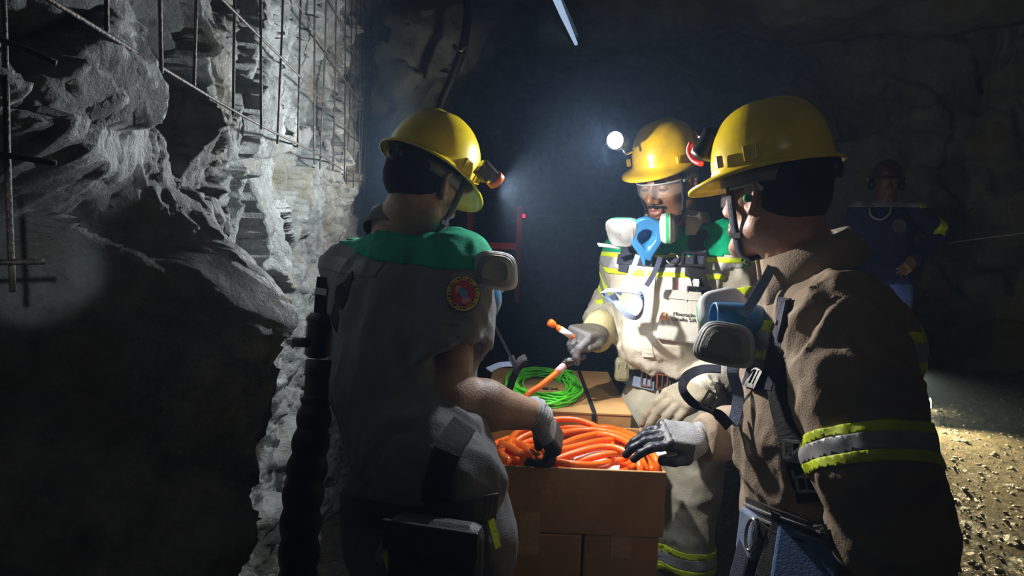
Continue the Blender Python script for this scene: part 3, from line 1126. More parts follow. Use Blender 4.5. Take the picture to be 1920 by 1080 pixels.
# green cord coil on the closed box
gc = thing('green_cord', Pz(1018, 728, ZR), 'coil of thin bright green cord lying on the strapped box', 'cord')
gcc = Pz(1018, 730, ZR)
rx = 0.5 * np.linalg.norm(Pz(1090, 733, ZR) - Pz(944, 733, ZR)) - 0.006
ry = 0.5 * abs((Pz(1018, 698, ZR) - Pz(1018, 765, ZR)) @ BY) - 0.006
geos = []
for i in range(34):
    k_ = RNG.uniform(0.66, 1.0)
    ph, ph2 = RNG.uniform(0, 6.28, 2)
    zb = 0.005 + 0.030 * RNG.random() * (1 - abs(k_ - 0.82) / 0.25)
    ox, oy = RNG.normal(0, 0.006, 2)
    pts = []
    for a_ in np.linspace(0, 2 * np.pi, 56, endpoint=False):
        e = k_ * (1 + 0.05 * math.sin(2 * a_ + ph) + 0.025 * math.sin(5 * a_ + ph2))
        x = min(max(rx * e * math.cos(a_) + ox, -rx), rx)
        y = min(max(ry * e * math.sin(a_) + oy, -ry), ry)
        z = max(0.003, zb + 0.006 * math.sin(3 * a_ + ph2))
        pts.append(gcc + BX * x + BY * y + np.array([0, 0, z]))
    geos.append(tube_geo(pts, 0.0027, 6, True))
v, f = join_geo(geos)
o = obj('coil', v, f, M['lime'], gc)
o['kind'] = 'stuff'
a_ = np.linspace(0, 2 * np.pi, 16, endpoint=False)
tcn = gcc + BX * rx * 0.66 + BY * ry * 0.5 + np.array([0, 0, 0.016])
geos = []
for s_ in (-0.006, 0.0, 0.006):
    pts = [tcn + BX * (0.034 * math.cos(x) * 0.8 + s_) + BY * (0.034 * math.cos(x) * 0.6 - s_) + np.array([0, 0, 0.024 * math.sin(x)]) for x in a_]
    geos.append(tube_geo(pts, 0.0027, 6, True))
v, f = join_geo(geos)
obj('tie', v, f, M['lime'], gc)


# ------------------------------------------------------------------ figures: frames, heads, hands, helmets, respirators
class Frame:
    def __init__(s, o, fwd, pitch=0.0, roll=0.0, scale=1.0):
        f = unit([fwd[0], fwd[1], 0])
        p = math.radians(pitch)
        y = f * math.cos(p) + np.array([0, 0, -math.sin(p)])
        x = np.array([f[1], -f[0], 0])
        z = np.cross(x, y)
        r = math.radians(roll)
        x, z = x * math.cos(r) + z * math.sin(r), z * math.cos(r) - x * math.sin(r)
        s.o, s.R, s.s = np.asarray(o, float), np.stack([x, y, z], 1), scale

    def p(s, *l):
        l = l[0] if len(l) == 1 else l
        return s.o + s.R @ (np.asarray(l, float) * s.s)

    def loc(s, W):
        return ((W - s.o) @ s.R) / s.s


class RFrame(Frame):
    def __init__(s, o, R, scale=1.0):
        s.o, s.R, s.s = np.asarray(o, float), np.asarray(R, float), scale


def yz_frame(o, y, z, scale=1.0):
    y = unit(y)
    x = unit(np.cross(y, z))
    return RFrame(o, np.stack([x, y, np.cross(x, y)], 1), scale)


def head_sdf(S, H, ears=True):
    k = H.s
    R = H.R
    S.ell(H.p(0, -0.012, 0.045), np.array([0.077, 0.097, 0.087]) * k, R, 0.01 * k)
    S.ell(H.p(0, 0.035, -0.018), np.array([0.063, 0.058, 0.085]) * k, R, 0.03 * k)
    for sx in (-1, 1):
        S.cap(H.p(sx * 0.056, 0.0, -0.06), H.p(sx * 0.022, 0.072, -0.098), 0.018 * k, 0.016 * k, 0.03 * k)
        S.cap(H.p(sx * 0.040, 0.062, -0.012), H.p(sx * 0.058, 0.03, -0.008), 0.020 * k, 0.018 * k, 0.02 * k)
    S.cap(H.p(-0.008, 0.080, -0.102), H.p(0.008, 0.080, -0.102), 0.017 * k, None, 0.02 * k)
    S.cap(H.p(-0.036, 0.074, 0.033), H.p(0.036, 0.074, 0.033), 0.014 * k, None, 0.018 * k)
    S.cap(H.p(0, 0.080, -0.05), H.p(0, 0.082, -0.06), 0.022 * k, None, 0.015 * k)
    for sx in (-1, 1):
        S.ell(H.p(sx * 0.032, 0.101, 0.012), np.array([0.019, 0.016, 0.012]) * k, R, 0.012 * k, 's')
    for sx in (-1, 1):
        S.ell(H.p(sx * 0.031, 0.079, 0.011), np.array([0.0145, 0.0135, 0.0115]) * k, R, 0.003 * k)
    S.cap(H.p(0, 0.090, 0.020), H.p(0, 0.113, -0.020), 0.0085 * k, 0.0125 * k, 0.012 * k)
    for sx in (-1, 1):
        S.ell(H.p(sx * 0.0145, 0.100, -0.026), np.array([0.011, 0.012, 0.009]) * k, R, 0.008 * k)
    # lips
    S.cap(H.p(-0.019, 0.090, -0.0525), H.p(0.0, 0.1005, -0.050), 0.0055 * k, 0.0075 * k, 0.006 * k)
    S.cap(H.p(0.019, 0.090, -0.0525), H.p(0.0, 0.1005, -0.050), 0.0055 * k, 0.0075 * k, 0.006 * k)
    S.cap(H.p(-0.012, 0.094, -0.064), H.p(0.012, 0.094, -0.064), 0.0085 * k, None, 0.006 * k)
    S.ell(H.p(0, 0.108, -0.0572), np.array([0.021, 0.012, 0.0022]) * k, R, 0.003 * k, 's')
    if ears:
        for sx in (-1, 1):
            pts = [(0.074, 0.012, -0.022), (0.079, 0.002, -0.030), (0.085, -0.010, -0.012), (0.089, -0.018, 0.010),
                   (0.087, -0.012, 0.028), (0.082, 0.004, 0.031), (0.076, 0.012, 0.018)]
            for a, b in zip(pts[:-1], pts[1:]):
                S.cap(H.p(sx * a[0], a[1], a[2]), H.p(sx * b[0], b[1], b[2]), 0.0055 * k, None, 0.004 * k)
            S.ell(H.p(sx * 0.077, -0.004, 0.002), np.array([0.006, 0.014, 0.024]) * k, R, 0.006 * k)
            S.cap(H.p(sx * 0.076, 0.010, -0.004), H.p(sx * 0.078, 0.008, -0.008), 0.005 * k, None, 0.004 * k)


def neck_sdf(S, H, base, r1=0.055, r2=0.062):
    S.cap(H.p(0, -0.020, -0.045), base, r1, r2, 0.03)


def hair_obj(H, parent, low=-0.055, front=0.03, thick=0.004, name='hair'):
    S = Sdf()
    k = H.s
    S.ell(H.p(0, -0.014, 0.045), (np.array([0.077, 0.098, 0.087]) + thick) * k, H.R, 0.005)
    S.ell(H.p(0, -0.045, -0.005), (np.array([0.066, 0.058, 0.055]) + thick) * k, H.R, 0.03)
    S.cut(H.p(0, 0, low), H.R @ np.array([0, 0.35, -1.0]))
    S.cut(H.p(0, front, 0.0), H.R @ np.array([0, 1.0, -0.2]))
    for sx in (-1, 1):
        S.ell(H.p(sx * 0.085, 0.004, -0.004), np.array([0.03, 0.028, 0.042]) * k, H.R, 0.004, 's')
    S.post = lambda p: 0.0015 * fbm(p * 160, 2)
    v, f = S.mesh(0.004)
    return obj(name, v, f, M['hair'], parent)


def helmet(H, label, mtl, group='yellow safety helmets', z0=0.046, peak=0.048, sc=1.0):
    root = thing('safety_helmet', H.p(0, 0, z0), label, 'helmet', group)
    na = 72
    ph = np.linspace(0, 2 * np.pi, na, endpoint=False)     # 0 = front (+y)
    sc = sc * 0.89
    rx, ry, c = 0.107 * sc, 0.122 * sc, 0.138 * sc
    front = np.clip(np.cos(ph), 0, 1) ** 1.6
    back = np.clip(-np.cos(ph), 0, 1) ** 2
    w = 0.010 + (peak - 0.010) * front + 0.006 * back
    sx, cy_ = np.sin(ph), np.cos(ph)
    rings = []

    def ring(rad, z, extra=0.0):
        return np.stack([sx * (rx * rad + extra), cy_ * (ry * rad + extra), z * np.ones(na)], 1)
    drop = 0.34 * (w - 0.010) + 0.002
    rings.append(ring(1.0, z0 - drop - 0.005, w + 0.0005))
    rings.append(ring(1.0, z0 - drop, w))
    rings.append(ring(1.0, z0 - drop * 0.5 + 0.002, w * 0.5))
    rings.append(ring(1.0, z0 + 0.003, 0.003))
    rings.append(ring(1.0, z0 + 0.010, 0.0))
    nt_ = 20
    for i in range(1, nt_):
        th = math.pi / 2 * i / nt_
        rad = math.cos(th) ** 0.72
        z = z0 + 0.010 + (c - 0.010) * math.sin(th) ** 0.95
        r_ = ring(rad, z)
        lift = (z - z0) / c
        r_[:, 2] += 0.006 * lift ** 2 * np.exp(-(r_[:, 0] / 0.015) ** 4)
        r_[:, 2] += 0.004 * lift ** 2 * (np.exp(-((r_[:, 0] - 0.045) / 0.010) ** 2) + np.exp(-((r_[:, 0] + 0.045) / 0.010) ** 2))
        rings.append(r_)
    V = np.concatenate(rings)
    top = len(V)
    V = np.vstack([V, [[0, 0, z0 + c + 0.006]]])
    f = []
    for i in range(len(rings) - 1):
        for s in range(na):
            t_ = (s + 1) % na
            f.append((i * na + s, (i + 1) * na + s, (i + 1) * na + t_, i * na + t_))
    b_ = (len(rings) - 1) * na
    for s in range(na):
        f.append((b_ + s, top, b_ + (s + 1) % na))
    W = H.o + (V @ H.R.T)
    sh = obj('shell', W, f, mtl, root)
    so = sh.modifiers.new('solid', 'SOLIDIFY')
    so.thickness = 0.003
    so.offset = -1

    def put(name, c_, half, m, yaw_=0, bev=0.002, parent=root):
        Rz = np.array([[math.cos(yaw_), -math.sin(yaw_), 0], [math.sin(yaw_), math.cos(yaw_), 0], [0, 0, 1]])
        return box(name, H.o + H.R @ np.asarray(c_, float), half, m, parent, H.R @ Rz, bev)
    for s in (-1, 1):
        put('slot_lug', (s * rx * 1.0, 0.01, z0 + 0.022), (0.005, 0.012, 0.014), mtl)
        put('slot_lug', (s * rx * 0.90, 0.068, z0 + 0.020), (0.004, 0.006, 0.011), mtl, -s * 0.5)
    # head band and ratchet at the back
    a_ = np.linspace(-2.7, 2.7, 40)
    pts = [H.o + H.R @ np.array([0.080 * math.sin(x), -0.096 * math.cos(x), z0 - 0.016 - 0.008 * math.cos(x)]) for x in a_]
    nr = [H.R @ np.array([math.sin(x), -math.cos(x), 0]) for x in a_]
    v, f = ribbon_geo(pts, nr, 0.026, 0.003)
    obj('head_band', v, f, M['grey_dark'], root)
    v, f = lathe_geo([(0.019, 0.0), (0.021, 0.004), (0.021, 0.014), (0.015, 0.018), (0.013, 0.018), (0.012, 0.013)],
                     H.o + H.R @ np.array([0, -0.097, z0 - 0.022]), rot_to(H.R @ np.array([0, -1.0, 0])), 20)
    obj('ratchet_knob', v, f, M['black'], root)
    return root


def cap_lamp(root, c, axis, up, lit, body_len=0.045, rad=0.027, name='cap_lamp', lens_mat=None, body_mat=None):
    """lamp head clipped on a helmet front: housing, bezel, lens"""
    R = rot_to(axis, up)
    v, f = lathe_geo([(rad * 0.55, -body_len), (rad * 0.85, -body_len + 0.006), (rad * 0.95, -0.012), (rad * 1.08, -0.010), (rad * 1.08, 0.0),
                      (rad * 0.96, 0.0), (rad * 0.94, -0.003)], c, R, 28)
    hs = obj('lamp_housing', v, f, body_mat or M['black'], root)
    v, f = lathe_geo([(rad * 0.94, -0.003), (rad * 0.9, 0.001), (rad * 0.6, 0.004), (rad * 0.2, 0.0055)], c, R, 28)
    obj('lamp_lens', v, f, lens_mat or (M['lamp_on'] if lit else M['clear']), hs)
    br = box('lamp_bracket', np.asarray(c) - unit(axis) * (body_len * 0.75) - unit(up) * 0.018, (0.010, 0.010, 0.018), M['black'], root, R)
    return hs


def chin_strap(H, root, parent_mat, side=(-1, 1)):
    for s in side:
        pts = [H.p(s * 0.080, 0.050, 0.042), H.p(s * 0.078, 0.048, 0.0), H.p(s * 0.072, 0.046, -0.045), H.p(s * 0.062, 0.046, -0.078),
               H.p(s * 0.040, 0.052, -0.112), H.p(0, 0.062, -0.126)]
        pts = catmull(pts, 22)
        nr = [H.R @ unit([s * 1.0, 0.1, -0.2 if i < 14 else -0.9]) for i in range(22)]
        v, f = ribbon_geo(pts, nr, 0.017, 0.002)
        obj('chin_strap', v, f, parent_mat, root)
        v, f = box_geo(H.p(s * 0.064, 0.046, -0.076), (0.003, 0.012, 0.005), H.R)
        obj('strap_slider', v, f, M['black'], root, smooth=False)


def glasses(H, label):
    root = thing('safety_glasses', H.p(0, 0.09, 0.012), label, 'glasses', 'clear safety glasses')
    a_ = np.linspace(-1.15, 1.15, 41)
    V, f = [], []
    for x in a_:
        bridge = math.exp(-(x / 0.13) ** 2)
        hi = 0.030 - 0.004 * abs(x)
        lo = -0.014 + 0.018 * bridge + 0.008 * max(0, abs(x) - 0.7)
        fx_, fy_ = 0.080 * math.sin(x) / math.sin(1.15), 0.046 + 0.066 * (math.cos(x) - math.cos(1.15)) / (1 - math.cos(1.15))
        for t_ in (0.0, 0.002):
            V.append(H.p(fx_ * (1 + t_ * 6), fy_ + t_, hi))
            V.append(H.p(fx_ * (1 + t_ * 6), fy_ + t_, lo))
    n = len(a_)
    for i in range(n - 1):
        a, b = 4 * i, 4 * i + 4
        f += [(a, b, b + 1, a + 1), (a + 2, a + 3, b + 3, b + 2), (a, a + 2, b + 2, b), (a + 1, b + 1, b + 3, a + 3)]
    f += [(0, 1, 3, 2), (4 * n - 4, 4 * n - 2, 4 * n - 1, 4 * n - 3)]
    obj('lens', V, f, M['clear'], root)
    pts = [H.p(0.0805 * math.sin(x) / math.sin(1.15), 0.0475 + 0.066 * (math.cos(x) - math.cos(1.15)) / (1 - math.cos(1.15)), 0.0305 - 0.004 * abs(x)) for x in a_]
    tube('brow_bar', pts, 0.0022 * H.s, M['grey_plastic'], root, 6)
    for s in (-1, 1):
        v, f = ribbon_geo(catmull([H.p(s * 0.081, 0.048, 0.020), H.p(s * 0.085, 0.02, 0.022), H.p(s * 0.086, -0.012, 0.024), H.p(s * 0.086, -0.03, 0.010)], 12),
                          [H.R @ np.array([s, 0, 0])] * 12, 0.008, 0.003)
        obj('temple', v, f, M['grey_plastic'], root)
    return root


def strand(name, pts, nr, width, mtl, parent, thick=0.0022, n=26):
    """free hanging strap through these points"""
    p_ = catmull(pts, n)
    nn_ = catmull(nr, n) if len(nr) == len(pts) else np.array([nr[0]] * n)
    v, f = ribbon_geo(p_, nn_, width, thick)
    return obj(name, v, f, mtl, parent, smooth=False)


def cartridge(root, c, out, up, w=0.048, h=0.038, body=None, flat=False, face=None):
    """filter cartridge with rounded tapering outline facing `out`"""
    z = unit(out)
    x = unit(np.cross(up, z))
    R = np.stack([x, np.cross(z, x), z], 1)
    n = 40
    a_ = np.linspace(0, 2 * np.pi, n, endpoint=False)
    ca, sa = np.cos(a_), np.sin(a_)
    X = np.sign(ca) * np.abs(ca) ** 0.55
    Yy = np.sign(sa) * np.abs(sa) ** 0.55
    X = X * (1 - 0.16 * Yy)

    def stack(prof):
        V = []
        for s, zz_ in prof:
            V.append(np.stack([X * w * s, Yy * h * s, np.full(n, zz_)], 1))
        V = np.concatenate(V) @ R.T + np.asarray(c)
        f = []
        for i in range(len(prof) - 1):
            for q in range(n):
                t_ = (q + 1) % n
                f.append((i * n + q, i * n + t_, (i + 1) * n + t_, (i + 1) * n + q))
        f.append(tuple(range(n - 1, -1, -1)))
        f.append(tuple((len(prof) - 1) * n + q for q in range(n)))
        return V, f
    v, f = stack([(0.70, -0.026), (0.94, -0.022), (0.98, -0.012), (1.0, -0.010), (1.0, 0.002), (0.965, 0.006), (0.93, 0.0065), (0.90, 0.012), (0.84, 0.014)])
    b = obj('cartridge', v, f, body or M['grey_plastic'], root)
    v, f = stack([(1.008, -0.0085), (1.008, -0.0005)])
    obj('label_band', v, f, M['green_label'] if not flat else M['white_plastic'], b, smooth=False)
    if face is None:
        v, f = stack([(0.84, 0.0125), (0.80, 0.0165), (0.76, 0.0185), (0.56, 0.0215), (0.53, 0.0235), (0.50, 0.0225)])
        obj('filter_face', v, f, M['filter_grey'], b)
    else:
        v, f = stack([(0.90, 0.010), (0.88, 0.0135), (0.86, 0.014)])
        fc = obj('filter_face', v, f, face, b)
        v, f = lathe_geo([(0.002, 0.0), (0.002, 0.0012)], np.asarray(c) + R @ np.array([0, 0, 0.014]), R, 10)
        obj('rivet', v, f, M['grey_dark'], b)
    return b


def respirator(label, H, k=1.0, carts=None, body=None, group='half face respirators hanging at the chest'):
    """H: local y out of the mask, z towards the nose"""
    root = thing('respirator', H.p(0, 0, 0), label, 'respirator', group)
    S = Sdf()
    R = H.R
    S.ell(H.p(0, 0.0, -0.014), np.array([0.045, 0.050, 0.044]) * k, R, 0.01)
    S.cap(H.p(0, 0.004, 0.0), H.p(0, -0.010, 0.066), 0.040 * k, 0.013 * k, 0.03)
    S.cap(H.p(-0.058, 0.022, -0.012), H.p(0.058, 0.022, -0.012), 0.020 * k, None, 0.015)
    S.ell(H.p(0, -0.026, -0.004), np.array([0.024, 0.042, 0.022]) * k, R, 0.006, 's')
    S.cap(H.p(0, -0.026, 0.0), H.p(0, -0.034, 0.056), 0.020 * k, 0.005 * k, 0.006, 's')
    S.cut(H.p(0, -0.020, 0), R @ np.array([0, -1.0, 0]))
    v, f = S.mesh(0.003)
    obj('facepiece', v, f, M['silicone'], root)
    v, f = lathe_geo([(0.020 * k, 0.0), (0.020 * k, 0.008), (0.014 * k, 0.012)], H.p(0, 0.048, -0.012), rot_to(R @ np.array([0, 1.0, -0.2])), 20)
    obj('valve_cover', v, f, M['grey_plastic'], root)
    for c, out, up, *fm in carts or [((s * 0.078, 0.022, -0.012), (s * 0.85, 0.5, 0), (0, 0, 1)) for s in (-1, 1)]:
        cartridge(root, H.p(c), R @ np.asarray(out, float), R @ np.asarray(up, float), 0.045 * k, 0.040 * k, body, face=fm[0] if fm else None)
    return root


def hand_geo(H, side, curls, thumb, h=0.0027, wrist_r=(0.033, 0.026), cuff=0.05, fat=1.0, splay=1.0):
    """H: y to the fingers, z out of the back of the hand; side -1 right hand, +1 left hand (thumb side x)"""
    S = Sdf()
    k = H.s
    S.ecap(H.p(0, -cuff, 0), H.p(0, 0.02, 0), H.R[:, 0], (wrist_r[0] * k, wrist_r[1] * k), (wrist_r[0] * 0.95 * k, wrist_r[1] * 0.8 * k), 0.01)
    S.rbox(H.p(0, 0.050, 0), np.array([0.043, 0.046, 0.0165]) * k * np.array([fat, 1, fat]), H.R, 0.014 * k, 0.018)
    S.ell(H.p(side * 0.026, 0.030, -0.010), np.array([0.020, 0.032, 0.018]) * k, H.R, 0.012)
    S.cut(H.p(0, -cuff, 0), H.R @ np.array([0, -1.0, 0]), 0.08)
    fin = [(0.032, 0.088, (0.043, 0.026, 0.022), 0.0105), (0.011, 0.093, (0.047, 0.030, 0.024), 0.0108),
           (-0.011, 0.089, (0.043, 0.028, 0.023), 0.0102), (-0.031, 0.080, (0.034, 0.021, 0.020), 0.0092)]
    for (x, y, L, r), cv in zip(fin, curls):
        r = r * fat
        p0 = np.array([side * x, y - 0.012, 0.0])
        ang_, sp = 0.0, side * x * 2.2 * splay
        prev = p0
        for i, (l, c_) in enumerate(zip(L, cv)):
            ang_ += math.radians(c_)
            d = np.array([math.sin(sp) * math.cos(ang_), math.cos(sp) * math.cos(ang_), -math.sin(ang_)])
            nx_ = prev + d * (l + (0.012 if i == 0 else 0))
            S.cap(H.p(prev), H.p(nx_), r * k * (1 - 0.06 * i), r * k * (1 - 0.06 * (i + 1)), 0.003 if i else 0.008)
            prev = nx_
    t_ = [np.array([side * p_[0], p_[1], p_[2]]) for p_ in thumb]
    rr = [0.0165, 0.0135, 0.012, 0.0105]
    for i in range(len(t_) - 1):
        S.cap(H.p(t_[i]), H.p(t_[i + 1]), rr[i] * k * fat, rr[i + 1] * k * fat, 0.012 if i == 0 else 0.004)
    S.post = lambda p: 0.0008 * fbm(p * 110, 2)
    return S.mesh(h)


def glove(name, H, side, curls, thumb, mats, coat=None, parent=None, **kw):
    v, f = hand_geo(H, side, curls, thumb, **kw)
    o = obj(name, v, f, mats, parent)
    if coat is not None:
        C = H.loc(v[f].mean(1))
        n = np.cross(v[f[:, 1]] - v[f[:, 0]], v[f[:, 2]] - v[f[:, 0]])
        n = (n / (np.linalg.norm(n, axis=1)[:, None] + 1e-12)) @ H.R
        o.data.polygons.foreach_set('material_index', coat(C, n).astype(np.int32))
    return o, v, f


def cuff_ring(name, c, axis, up, r, length, mtl, parent, ribs=5, amp=0.0015):
    R = rot_to(axis, up)
    n = 4 * ribs
    prof = []
    for i in range(n + 1):
        z = -length / 2 + length * i / n
        prof.append((1.0 + amp / r * math.cos(2 * math.pi * i / 4), z))
    V, f = [], []
    a_ = np.linspace(0, 2 * np.pi, 28, endpoint=False)
    rx_, ry_ = (r, r * 0.8) if np.isscalar(r) else r
    for s, z in prof:
        V.append(np.stack([rx_ * s * np.cos(a_), ry_ * s * np.sin(a_), np.full(28, z)], 1))
    V = np.concatenate(V) @ R.T + c
    m = len(prof)
    for i in range(m - 1):
        for s in range(28):
            t_ = (s + 1) % 28
            f.append((i * 28 + s, i * 28 + t_, (i + 1) * 28 + t_, (i + 1) * 28 + s))
    f.append(tuple(range(27, -1, -1)))
    f.append(tuple((m - 1) * 28 + s for s in range(28)))
    return obj(name, V, f, mtl, parent)


def folds(scale=16.0, amp=0.006, stretch=(1, 1, 0.45), seed=0.0, fine=0.0015):
    st = np.asarray(stretch, float)

    def fn(p):
        q = p * st * scale + seed
        w = np.stack([vnoise(q * 0.5 + 7), vnoise(q * 0.5 + 19), vnoise(q * 0.5 + 29)], -1)
        n = vnoise(q + 1.6 * w)
        ridge = 1 - np.abs(2 * n - 1) * 2.0
        n2 = vnoise(q * 2.3 + 2 * w)
        ridge2 = 1 - np.abs(2 * n2 - 1) * 2.0
        return -(ridge * amp + ridge2 * amp * 0.4) + amp * 0.3 + fine * fbm(p * 70, 2)
    return fn


def legs_obj(root, hips, mtl, ground, rad=0.095, fwd=(0, 1, 0), bend=None, seed=0.0, pelvis=None, pel_r=(0.175, 0.125), side=None):
    """trousers and boots below a belt"""
    S = Sdf()
    fwd = unit([fwd[0], fwd[1], 0])
    knees, ank = [], []
    for i, h_ in enumerate(hips):
        kz = ground[i] + (h_[2] - ground[i]) * 0.53
        kn = np.array([h_[0], h_[1], kz]) + fwd * 0.03 + (bend[i][0] if bend else 0)
        an = np.array([h_[0], h_[1], ground[i] + 0.11]) - fwd * 0.02 + (bend[i][1] if bend else 0)
        knees.append(kn)
        ank.append(an)
        S.cap(h_, kn, rad, rad * 0.74, 0.04)
        S.cap(kn, an, rad * 0.76, rad * 0.70, 0.03)
    if pelvis is not None:
        S.ecap(pelvis - np.array([0, 0, 0.07]), pelvis + np.array([0, 0, 0.05]), side, pel_r, (pel_r[0] * 0.95, pel_r[1] * 0.95), 0.05)
    for a in ank:
        S.cut(a - np.array([0, 0, 0.015]), (0, 0, -1), 0.14)
    S.post = folds(13, 0.007, (1, 1, 0.8), seed)
    v, f = S.mesh(0.009)
    tr = obj('trousers', v, f, mtl, root)
    for a, g in zip(ank, ground):
        B = Sdf()
        B.cap(a + [0, 0, 0.06], np.array([a[0], a[1], g + 0.06]) - fwd * 0.01, 0.052, 0.05, 0.02)
        B.ecap(np.array([a[0], a[1], g + 0.045]) - fwd * 0.03, np.array([a[0], a[1], g + 0.04]) + fwd * 0.15, np.cross(fwd, [0, 0, 1]), (0.042, 0.045), (0.046, 0.036), 0.03)
        B.cut(np.array([a[0], a[1], g + 0.006]), (0, 0, -1), 0.3)
        v2, f2 = B.mesh(0.009)
        obj('boot', v2, f2, M['boot'], root)
    return tr, v, f, knees, ank


def buckle(name, c, R, w, h, mtl, parent, t_=0.004):
    g = []
    for x in (-1, 1):
        g.append(box_geo(np.asarray(c) + R @ np.array([x * w / 2, 0, 0]), (t_ / 2, h / 2 + t_ / 2, t_ / 2), R))
    for y in (-1, 1):
        g.append(box_geo(np.asarray(c) + R @ np.array([0, y * h / 2, 0]), (w / 2, t_ / 2, t_ / 2), R))
    g.append(box_geo(np.asarray(c), (t_ / 3, h / 2, t_ / 3), R))
    v, f = join_geo(g)
    return obj(name, v, f, mtl, parent, smooth=False)


def layered(name, layers, c, R, parent, mats):
    """flat sewn patch of stacked outlines: layers = [(2-D outline, z0, z1, material index)]"""
    V, f, mi, n = [], [], [], 0
    for pts, z0_, z1_, m_ in layers:
        k_ = len(pts)
        for z in (z0_, z1_):
            V += [np.asarray(c) + R @ np.array([p_[0], p_[1], z]) for p_ in pts]
        f.append(tuple(n + k_ + i for i in range(k_)))
        mi.append(m_)
        for i in range(k_):
            j = (i + 1) % k_
            f.append((n + i, n + j, n + k_ + j, n + k_ + i))
            mi.append(m_)
        n += 2 * k_
    o = obj(name, V, f, mats, parent, smooth=False)
    o.data.polygons.foreach_set('material_index', np.array(mi, np.int32))
    return o


def surf_R(nrm, up=(0, 0, 1)):
    """x to the viewer's right along the surface, y up, z out"""
    z = unit(nrm)
    x = unit(np.cross(np.asarray(up, float), z))
    return np.stack([x, np.cross(z, x), z], 1)


def circ(r, n=28, rx_=1.0, wob=0.0, k_=5):
    a_ = np.linspace(0, 2 * np.pi, n, endpoint=False)
    return [(r * rx_ * math.cos(x) * (1 + wob * math.cos(k_ * x)), r * math.sin(x) * (1 + wob * math.cos(k_ * x))) for x in a_]


def jacket_sdf(pelvis, belly, chest, neck, shR, shL, side, rp, rb, rc, arms, seed, amp=0.006, sh_r=0.068, rn=(0.085, 0.07), pre=None):
    S = Sdf()
    if pre is not None:
        pre(S)
    S.ecap(pelvis, belly, side, rp, rb, 0.03)
    S.ecap(belly, chest, side, rb, rc, 0.03)
    S.ecap(chest, neck - np.array([0, 0, 0.055]), side, rc, rn, 0.05)
    S.cap(shL, shR, sh_r, sh_r, 0.07)
    for a in arms:
        for i in range(len(a) - 1):
            S.cap(a[i][0], a[i + 1][0], a[i][1], a[i + 1][1], 0.035 if i == 0 else 0.02)
    S.post = folds(15, amp, (1, 1, 0.7), seed)
    return S


def collar(name, c, fwd, r, width, flare, mtl, parent, gap=0.35, pitch=0.0, n=40, ry=1.0, drop=0.35):
    H = Frame(c, fwd, pitch)
    a_ = np.linspace(gap, 2 * np.pi - gap, n)
    V, f = [], []
    for j, x in enumerate(a_):
        front = (1 + math.cos(x)) / 2
        d = np.array([math.sin(x), math.cos(x) * ry, 0])
        base = d * r * 1.02
        top = d * (r * 0.97) + np.array([0, 0, width * 0.55])
        tip = d * (r * (1 + flare)) + np.array([0, 0, width * 0.50 - width * (0.75 + drop * front)])
        out = [base, top * 1.0, top + d * 0.010 + np.array([0, 0, 0.002]), tip]
        V += [H.p(q) for q in out]
    k = 4
    for j in range(n - 1):
        for s in range(k - 1):
            f.append((j * k + s, j * k + s + 1, (j + 1) * k + s + 1, (j + 1) * k + s))
    o = obj(name, V, f, mtl, parent)
    m_ = o.modifiers.new('solid', 'SOLIDIFY')
    m_.thickness = 0.004
    m_.offset = 0
    return o


def arm_band(jv, jf, a, b, t0, t1, rad, root, name='reflective_band', split=True):
    """grey reflective band with lime edges around a sleeve between t0 and t1"""
    a, b = np.asarray(a), np.asarray(b)
    d = b - a
    pr = axis_pred(a, b, rad)
    cuts = [(t0, t0 + (t1 - t0) * 0.3, M['hivis']), (t0 + (t1 - t0) * 0.3, t0 + (t1 - t0) * 0.7, M['reflect']), (t0 + (t1 - t0) * 0.7, t1, M['hivis'])]
    for p0, p1, m_ in cuts:
        strip_of('lime_band' if m_ is M['hivis'] else name, jv, jf, [(a + d * p0, -d), (a + d * p1, d)], pr, 0.0025, m_, root)


def body_core(S, pelvis, belly, chest, neck, side):
    S.ecap(pelvis, belly, side, (0.13, 0.09), (0.13, 0.09), 0.03)
    S.ecap(belly, chest, side, (0.13, 0.09), (0.14, 0.09), 0.03)
    S.ecap(chest, neck, side, (0.14, 0.09), (0.06, 0.055), 0.04)


def up_of(H):
    return H.R[:, 2]


# =================================================================== miner A: back to the camera, bending over the box
fA = unit([0.5, 0.87, 0])
neck = P(752, 428, 1.66)
chest, belly, pelvis = P(752, 560, 1.62), P(758, 735, 1.52), P(800, 890, 1.37)
shR, shL = P(852, 512, 1.55), P(662, 512, 1.75)
sideA = unit([shR[0] - shL[0], shR[1] - shL[1], 0])
elR, wrR = P(842, 748, 1.40), P(1000, 778, 1.53)
elL, wrL = P(668, 740, 1.86), P(800, 800, 2.0)
gA = floor_h(pelvis[0], pelvis[1])
pa = thing('person', (pelvis[0], pelvis[1], float(gA)), 'man in grey jacket with green shoulders and round sleeve badge, back turned', 'person', 'miners around the boxes')
HA = Frame(P(795, 350, 1.60), [0.64, 0.77], 24, 0, 0.95)
S = Sdf()
head_sdf(S, HA)
neck_sdf(S, HA, neck, 0.054, 0.062)
body_core(S, pelvis, belly, chest, neck, sideA)
S.cap(shR, elR, 0.05, 0.047, 0.03)
S.cap(elR, elR * 0.6 + wrR * 0.4, 0.050, 0.053, 0.02)
S.cap(elR * 0.6 + wrR * 0.4, wrR, 0.053, 0.033, 0.02)
S.cap(shL, elL, 0.05, 0.045, 0.03)
S.cap(elL, wrL, 0.045, 0.033, 0.02)
hv, hf = S.mesh(0.0045)
obj('body', hv, hf, M['skin_a'], pa)
hair_obj(HA, pa, -0.062, 0.028)
hem = shR * 0.27 + elR * 0.73
aD = unit(elR - shR)


